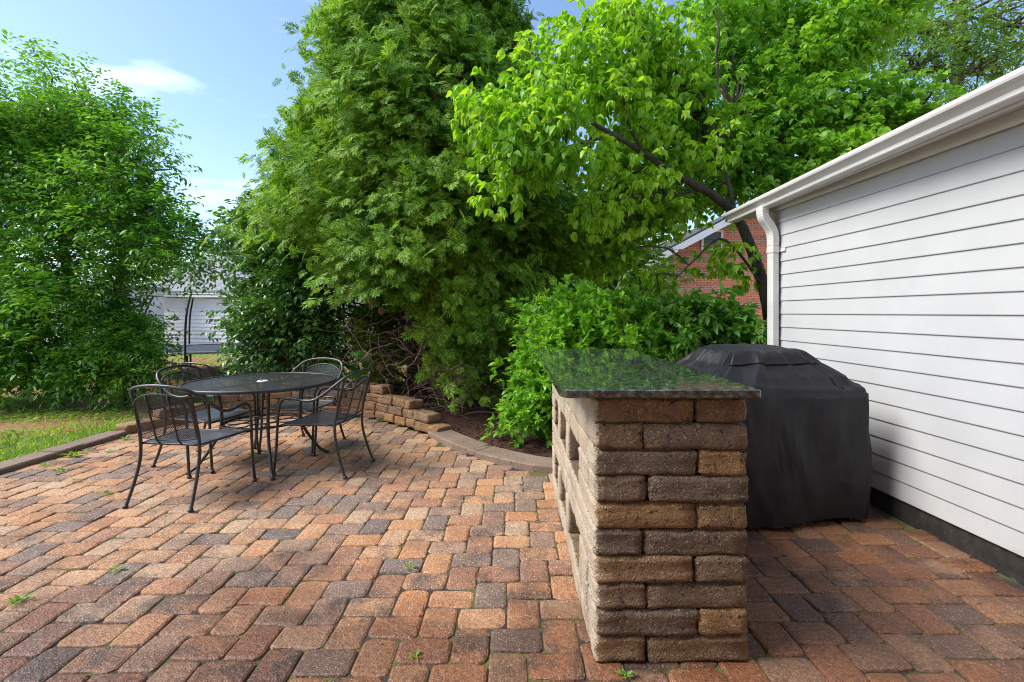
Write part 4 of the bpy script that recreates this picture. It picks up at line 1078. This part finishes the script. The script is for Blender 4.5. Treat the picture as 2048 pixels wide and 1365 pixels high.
# --- dogwood: leaning trunk behind the house corner, long limb to the left
db = (3.25, 6.3)
tp = [([W(1550,850,6.3), W(1546,690,6.3), W(1528,580,6.3), W(1500,490,6.3), W(1470,430,6.2), W(1420,388,6.1), W(1350,348,6.0), W(1285,305,5.9), W(1225,268,5.7), W(1150,230,5.5)], .092, .018),
      ([W(1400,380,6.1), W(1310,393,6.0), W(1220,402,5.8), W(1150,412,5.6)], .024, .007),
      ([W(1285,305,5.9), W(1250,220,5.9), W(1258,100,6.0), W(1270,20,6.1)], .022, .006),
      ([W(1225,268,5.7), W(1130,300,5.4), W(1060,340,5.2), W(1010,350,5.1)], .022, .007),
      ([W(1470,430,6.2), W(1440,300,6.4), W(1400,200,6.5), W(1330,120,6.5)], .026, .009),
      ([W(1530,580,6.3), W(1450,480,6.0), W(1390,520,5.9), W(1350,560,5.8)], .02, .006)]
big = world_lumps([(1060,190,5.5,80,50),(1000,225,5.3,55,55),(1110,250,5.4,80,50),(1020,300,5.2,70,50),(1090,335,5.3,75,40),(1180,320,5.6,50,35),(1010,375,5.2,45,30),(960,190,5.4,30,25),
   (1180,150,6.0,90,65),(1120,100,6.2,60,50),(1220,70,6.3,75,60),(1310,100,6.5,75,70),(1290,200,6.6,100,65),(1390,200,6.8,95,80),(1420,300,7.0,90,55),(1250,400,6.9,110,60),(1340,400,6.9,90,45),(1235,470,7.0,70,50),(1330,120,6.7,60,60),(1210,520,7.0,50,50),(1360,300,7.0,80,50),(1220,300,7.6,70,60),(1230,420,7.6,70,50),(1290,330,7.6,60,40),(1330,555,6.4,28,16),(1440,520,6.4,40,18),(1470,560,6.4,30,14),(1290,580,6.6,35,20),(1320,250,5.95,45,28),(1400,310,6.0,45,26),(1290,360,5.9,55,24),(1230,425,5.8,60,24),(1360,420,6.0,40,18),(1420,350,7.2,80,55),(1320,440,7.1,45,35),(1270,60,5.95,55,60),(1210,190,5.7,60,35)], db)
make_tree('dogwood_tree', 'dogwood with lime-green drooping leaves and a long dark limb leaning left from the house corner', 'tree', (db[0], db[1], 0), big, 470, .11, .25, 92, .084, LEAF_D, L_DOG, .10, 6,
          trunk_pts=tp, tr=.045, seed=21, limbs=90, up=.25, whorl=True, spread=1.1, hang=.75, droop=.3)
# thin hanging sprays in front of the brick
# --- second tree with upright trunk
sb = (4.6, 7.7)
tp = [([W(1660,660,7.7)+Vector((0,0,-1.3)), W(1650,400,7.7), W(1625,180,7.7), W(1618,60,7.7), W(1622,-80,7.7)], .13, .06), ([W(1625,170,7.7), W(1670,70,7.8), W(1720,-20,7.9)], .06, .03), ([W(1640,330,7.7), W(1760,300,7.6), W(1850,260,7.5)], .04, .012), ([W(1640,330,7.7), W(1540,270,7.2), W(1470,220,7.0)], .05, .012)]
big = world_lumps([(1500,290,6.9,80,70),(1560,220,7.0,90,80),(1640,300,7.0,100,80),(1560,370,6.8,80,55),(1590,120,7.3,90,60),(1690,210,7.3,80,70),(1660,80,7.6,110,70),(1540,30,7.6,100,50),(1730,20,7.6,100,60),(1440,20,7.2,70,40),(1790,230,7.3,90,35),(1760,270,7.2,80,45),(1450,130,7.3,70,70),(1490,400,6.9,35,25)], sb)
make_tree('redbud_tree', 'upright tree with heart-shaped leaves above the far end of the gutter', 'tree', (sb[0], sb[1], 0), big, 330, .15, .31, 80, .088, LEAF_H, L_TREE2, .14, 5,
          trunk_pts=tp, tr=.1, seed=22, limbs=70, up=.2, spread=1.0, hang=.5, droop=.4)
# --- sparse tall tree top right
ob = (12.5, 14.5)
tp = [([(12.5,14.5,-.2),(12.6,14.5,5),(12.9,14.4,9),(13,14.4,14)], .25, .10), ([W(1960,150,14)+Vector((.6,0,0)), W(1900,80,13.6), W(1820,60,13.2), W(1740,40,13)], .10, .02), ([W(2080,160,14), W(1960,150,13.6), W(1830,145,13)], .06, .012), ([W(2080,60,14), W(1960,40,13.6), W(1850,-10,13)], .06, .012)]
big = world_lumps([(1850,60,13,110,50),(1950,40,13.2,110,55),(1960,130,13.2,100,40),(1800,140,13,90,35),(2040,90,13.5,90,90),(1760,80,13,60,50),(1900,170,13,60,25)], ob)
make_tree('oak_tree', 'tall thin-leaved tree with sky between its twigs, rising beyond the house roof', 'tree', (ob[0], ob[1], 0), big, 150, .25, .5, 13, .13, LEAF_S, L_FAR, .4, 8,
          trunk_pts=tp, tr=.15, seed=25, limbs=90, up=.2, droop=.6)
# --- background trees
for k, (px, py, d, rx, rz, lab) in enumerate([(455,520,26,60,40,'small round tree beyond the pale house roof, between left tree and cypress'), (1205,480,13.5,85,90,'small leafy tree in front of the brick gable, between cypress and dogwood trunk'), (330,560,30,120,60,'far green tree showing behind the pale house through left tree leaves')]):
    c = W(px, py, d); b = (c.x, c.y)
    big = [(np.array([0, 0, c.z]), (rx*d/F, rx*d/F*.8, rz*d/F)), (np.array([.4, 0, c.z*.55]), (rx*d/F*.9, rx*d/F*.8, c.z*.5))]
    make_tree('background_tree', lab, 'tree', (c.x, c.y, 0), big, 60, .4, .8, 14, .22, LEAF_S, L_FAR, .5, 6, trunk_pts=[([(c.x,c.y,-.2),(c.x,c.y,c.z*.8)], .15, .05)], tr=.1, seed=30+k, limbs=10)

# ================================================================= LAWN GROWTH AND WEEDS
def grass():
    n = 34000
    x = rng.uniform(-11, -4.35, n*3); y = 2.6 + 6.5*rng.random(n*3)**1.2
    dens = .5 + .5*np.sin(1.7*x+.9*y)*np.sin(2.3*y-.6*x) + .25*np.sin(5*x+2)*np.sin(4*y)
    soil = np.exp(-(((x+6.3)/.9)**2 + ((y-6.5)/.55)**2))
    keep = (rng.random(n*3) < np.clip(dens+.02, .06, 1)) & (rng.random(n*3) > soil*1.5) & (x < -4.56)
    x, y = x[keep][:n], y[keep][:n]; n = len(x)
    z = np.array([lawn_z(a, b) for a, b in zip(x, y)])
    pos = np.stack([x, y, z], -1); th = rng.random(n)*6.28
    d = norm(np.stack([np.cos(th), np.sin(th), .25+.9*rng.random(n)], -1))
    return cloud('lawn_grass', leaf_proto(.35, .5, .1, 2), pos, frames(d, rand_unit(n)+np.array([0,0,1.5])), .04+.07*rng.random(n)**2, L_GRASS)
tag(grass(), kind='stuff')
n = 9000; x = rng.uniform(-20, 2, n); y = rng.uniform(8.5, 18, n); th = rng.random(n)*6.28
pos = np.stack([x, y, np.full(n, -.15)], -1); d = norm(np.stack([np.cos(th), np.sin(th), .8+rng.random(n)], -1))
tag(cloud('far_grass', leaf_proto(.25, .5, .1, 2), pos, frames(d, rand_unit(n)+np.array([0,0,1.])), .08+.06*rng.random(n), L_GRASS), kind='stuff')
n = 7000; y = 1.6 + 4.6*rng.random(n); x = -4.56 - .35*rng.random(n)**2.2 - .9*(rng.random(n) < .35)*rng.random(n); th = rng.random(n)*6.28
pos = np.stack([x, y, np.full(n, -.02)], -1); d = norm(np.stack([np.cos(th)*.6, np.sin(th)*.6, .7+.6*rng.random(n)], -1))
tag(cloud('kerb_grass', leaf_proto(.09, .45, .1, 3), pos, frames(d, rand_unit(n)+np.array([0,0,.6])), .06+.06*rng.random(n), L_GRASS), kind='stuff')
# mulch chips
n = 5000; x = rng.uniform(-1.4, 2.4, n*2); y = rng.uniform(4.3, 7, n*2); ok = np.array([inside(a, b-.12, bedp) for a, b in zip(x, y)]); x, y = x[ok][:n], y[ok][:n]; n = len(x)
pos = np.stack([x, y, np.array([bz(a, b)+.008 for a, b in zip(x, y)])], -1); th = rng.random(n)*6.28; d = norm(np.stack([np.cos(th), np.sin(th), .3*rng.normal(size=n)], -1))
tag(cloud('mulch_chips', leaf_proto(.3, .1, .1, 2), pos, frames(d, rand_unit(n)*.5+np.array([0,0,1.])), .03+.05*rng.random(n), MULCH), kind='stuff')
def weed(px, py, r, label, nl=16, z=0, flat=.4):
    p = G(px, py); n = nl; th = rng.random(n)*6.28; rr = .75*r*rng.random(n)**1.5
    pos = np.stack([rr*np.cos(th), rr*np.sin(th), .004+.25*r*rng.random(n)], -1)
    d = norm(np.stack([np.cos(th)+.4*rng.normal(size=n), np.sin(th)+.4*rng.normal(size=n), flat+.5*rng.random(n)], -1))
    o = cloud('weed', LEAF_M, pos, frames(d, rand_unit(n)*.5+np.array([0,0,1.])), (.35+.35*rng.random(n))*max(r, .05), L_WEED)
    o.location = (p.x, p.y, z); return tag(o, label, 'weed', 'weeds growing in the paver joints')
WEEDS = [(1252,1355,.03,'tiny weed at the foot of the stone bar near end',14),(818,1138,.035,'lone weed sprig among bare pavers in the foreground, left of the bar',14),(830,1318,.02,'tiniest weed seedling at the bottom edge of the paving, left of the bar',8),
 (775,842,.10,'largest weed tuft at the foot of the curved stone wall',40),(735,835,.06,'weed tuft at the stone wall foot beside the side-on armchair legs',22),(802,852,.05,'weed tuft right of the largest tuft under the stone wall',20),(838,862,.06,'weed sprouts at the foot of the last stone of the curved wall',24),
 (146,913,.09,'spreading weed against the left kerb, midway along',36),(95,933,.06,'low weed at the left kerb nearest the camera',22),(252,880,.07,'weed by the left kerb end under the first wall stone',24),(175,902,.05,'small weed at the kerb beyond the spreading one',18),
 (218,905,.05,'flat pale weed on pavers left of the nearest armchair',16),(122,945,.06,'weed sprig in paver joint close to left kerb',18),(150,964,.05,'weed sprig on left pavers in front of nearest armchair rear leg',16),(220,988,.06,'thin yellowish weed left of the nearest armchair foot',18),
 (234,1142,.05,'yellow-green weed in the left foreground paving',16),(40,1205,.05,'grassy weed streak at the far left foreground paving',30),(505,912,.05,'weed seedling between table legs',14),(690,900,.04,'weed in joint under the side-on armchair',12),(845,940,.03,'small weed on the orange pavers near the right kerb',10)]
for (px, py, r, lab, nl) in WEEDS: weed(px, py, r, lab, nl)

# dark seeds and leaf crumbs dropped on the paving
n = 420; x = rng.uniform(-4, 2.4, n); y = .9 + 5*rng.random(n)**1.3; th = rng.random(n)*6.28
ok = np.array([inside(a, b, patio_poly) for a, b in zip(x, y)]); x, y, th = x[ok], y[ok], th[ok]; n = len(x)
d = norm(np.stack([np.cos(th), np.sin(th), np.zeros(n)], -1))
tag(cloud('leaf_litter', leaf_proto(.5, .2, .2, 2), np.stack([x, y, np.full(n, .006)], -1), frames(d, rand_unit(n)*.3+np.array([0,0,1.])), .009+.012*rng.random(n), TWIG), kind='stuff')
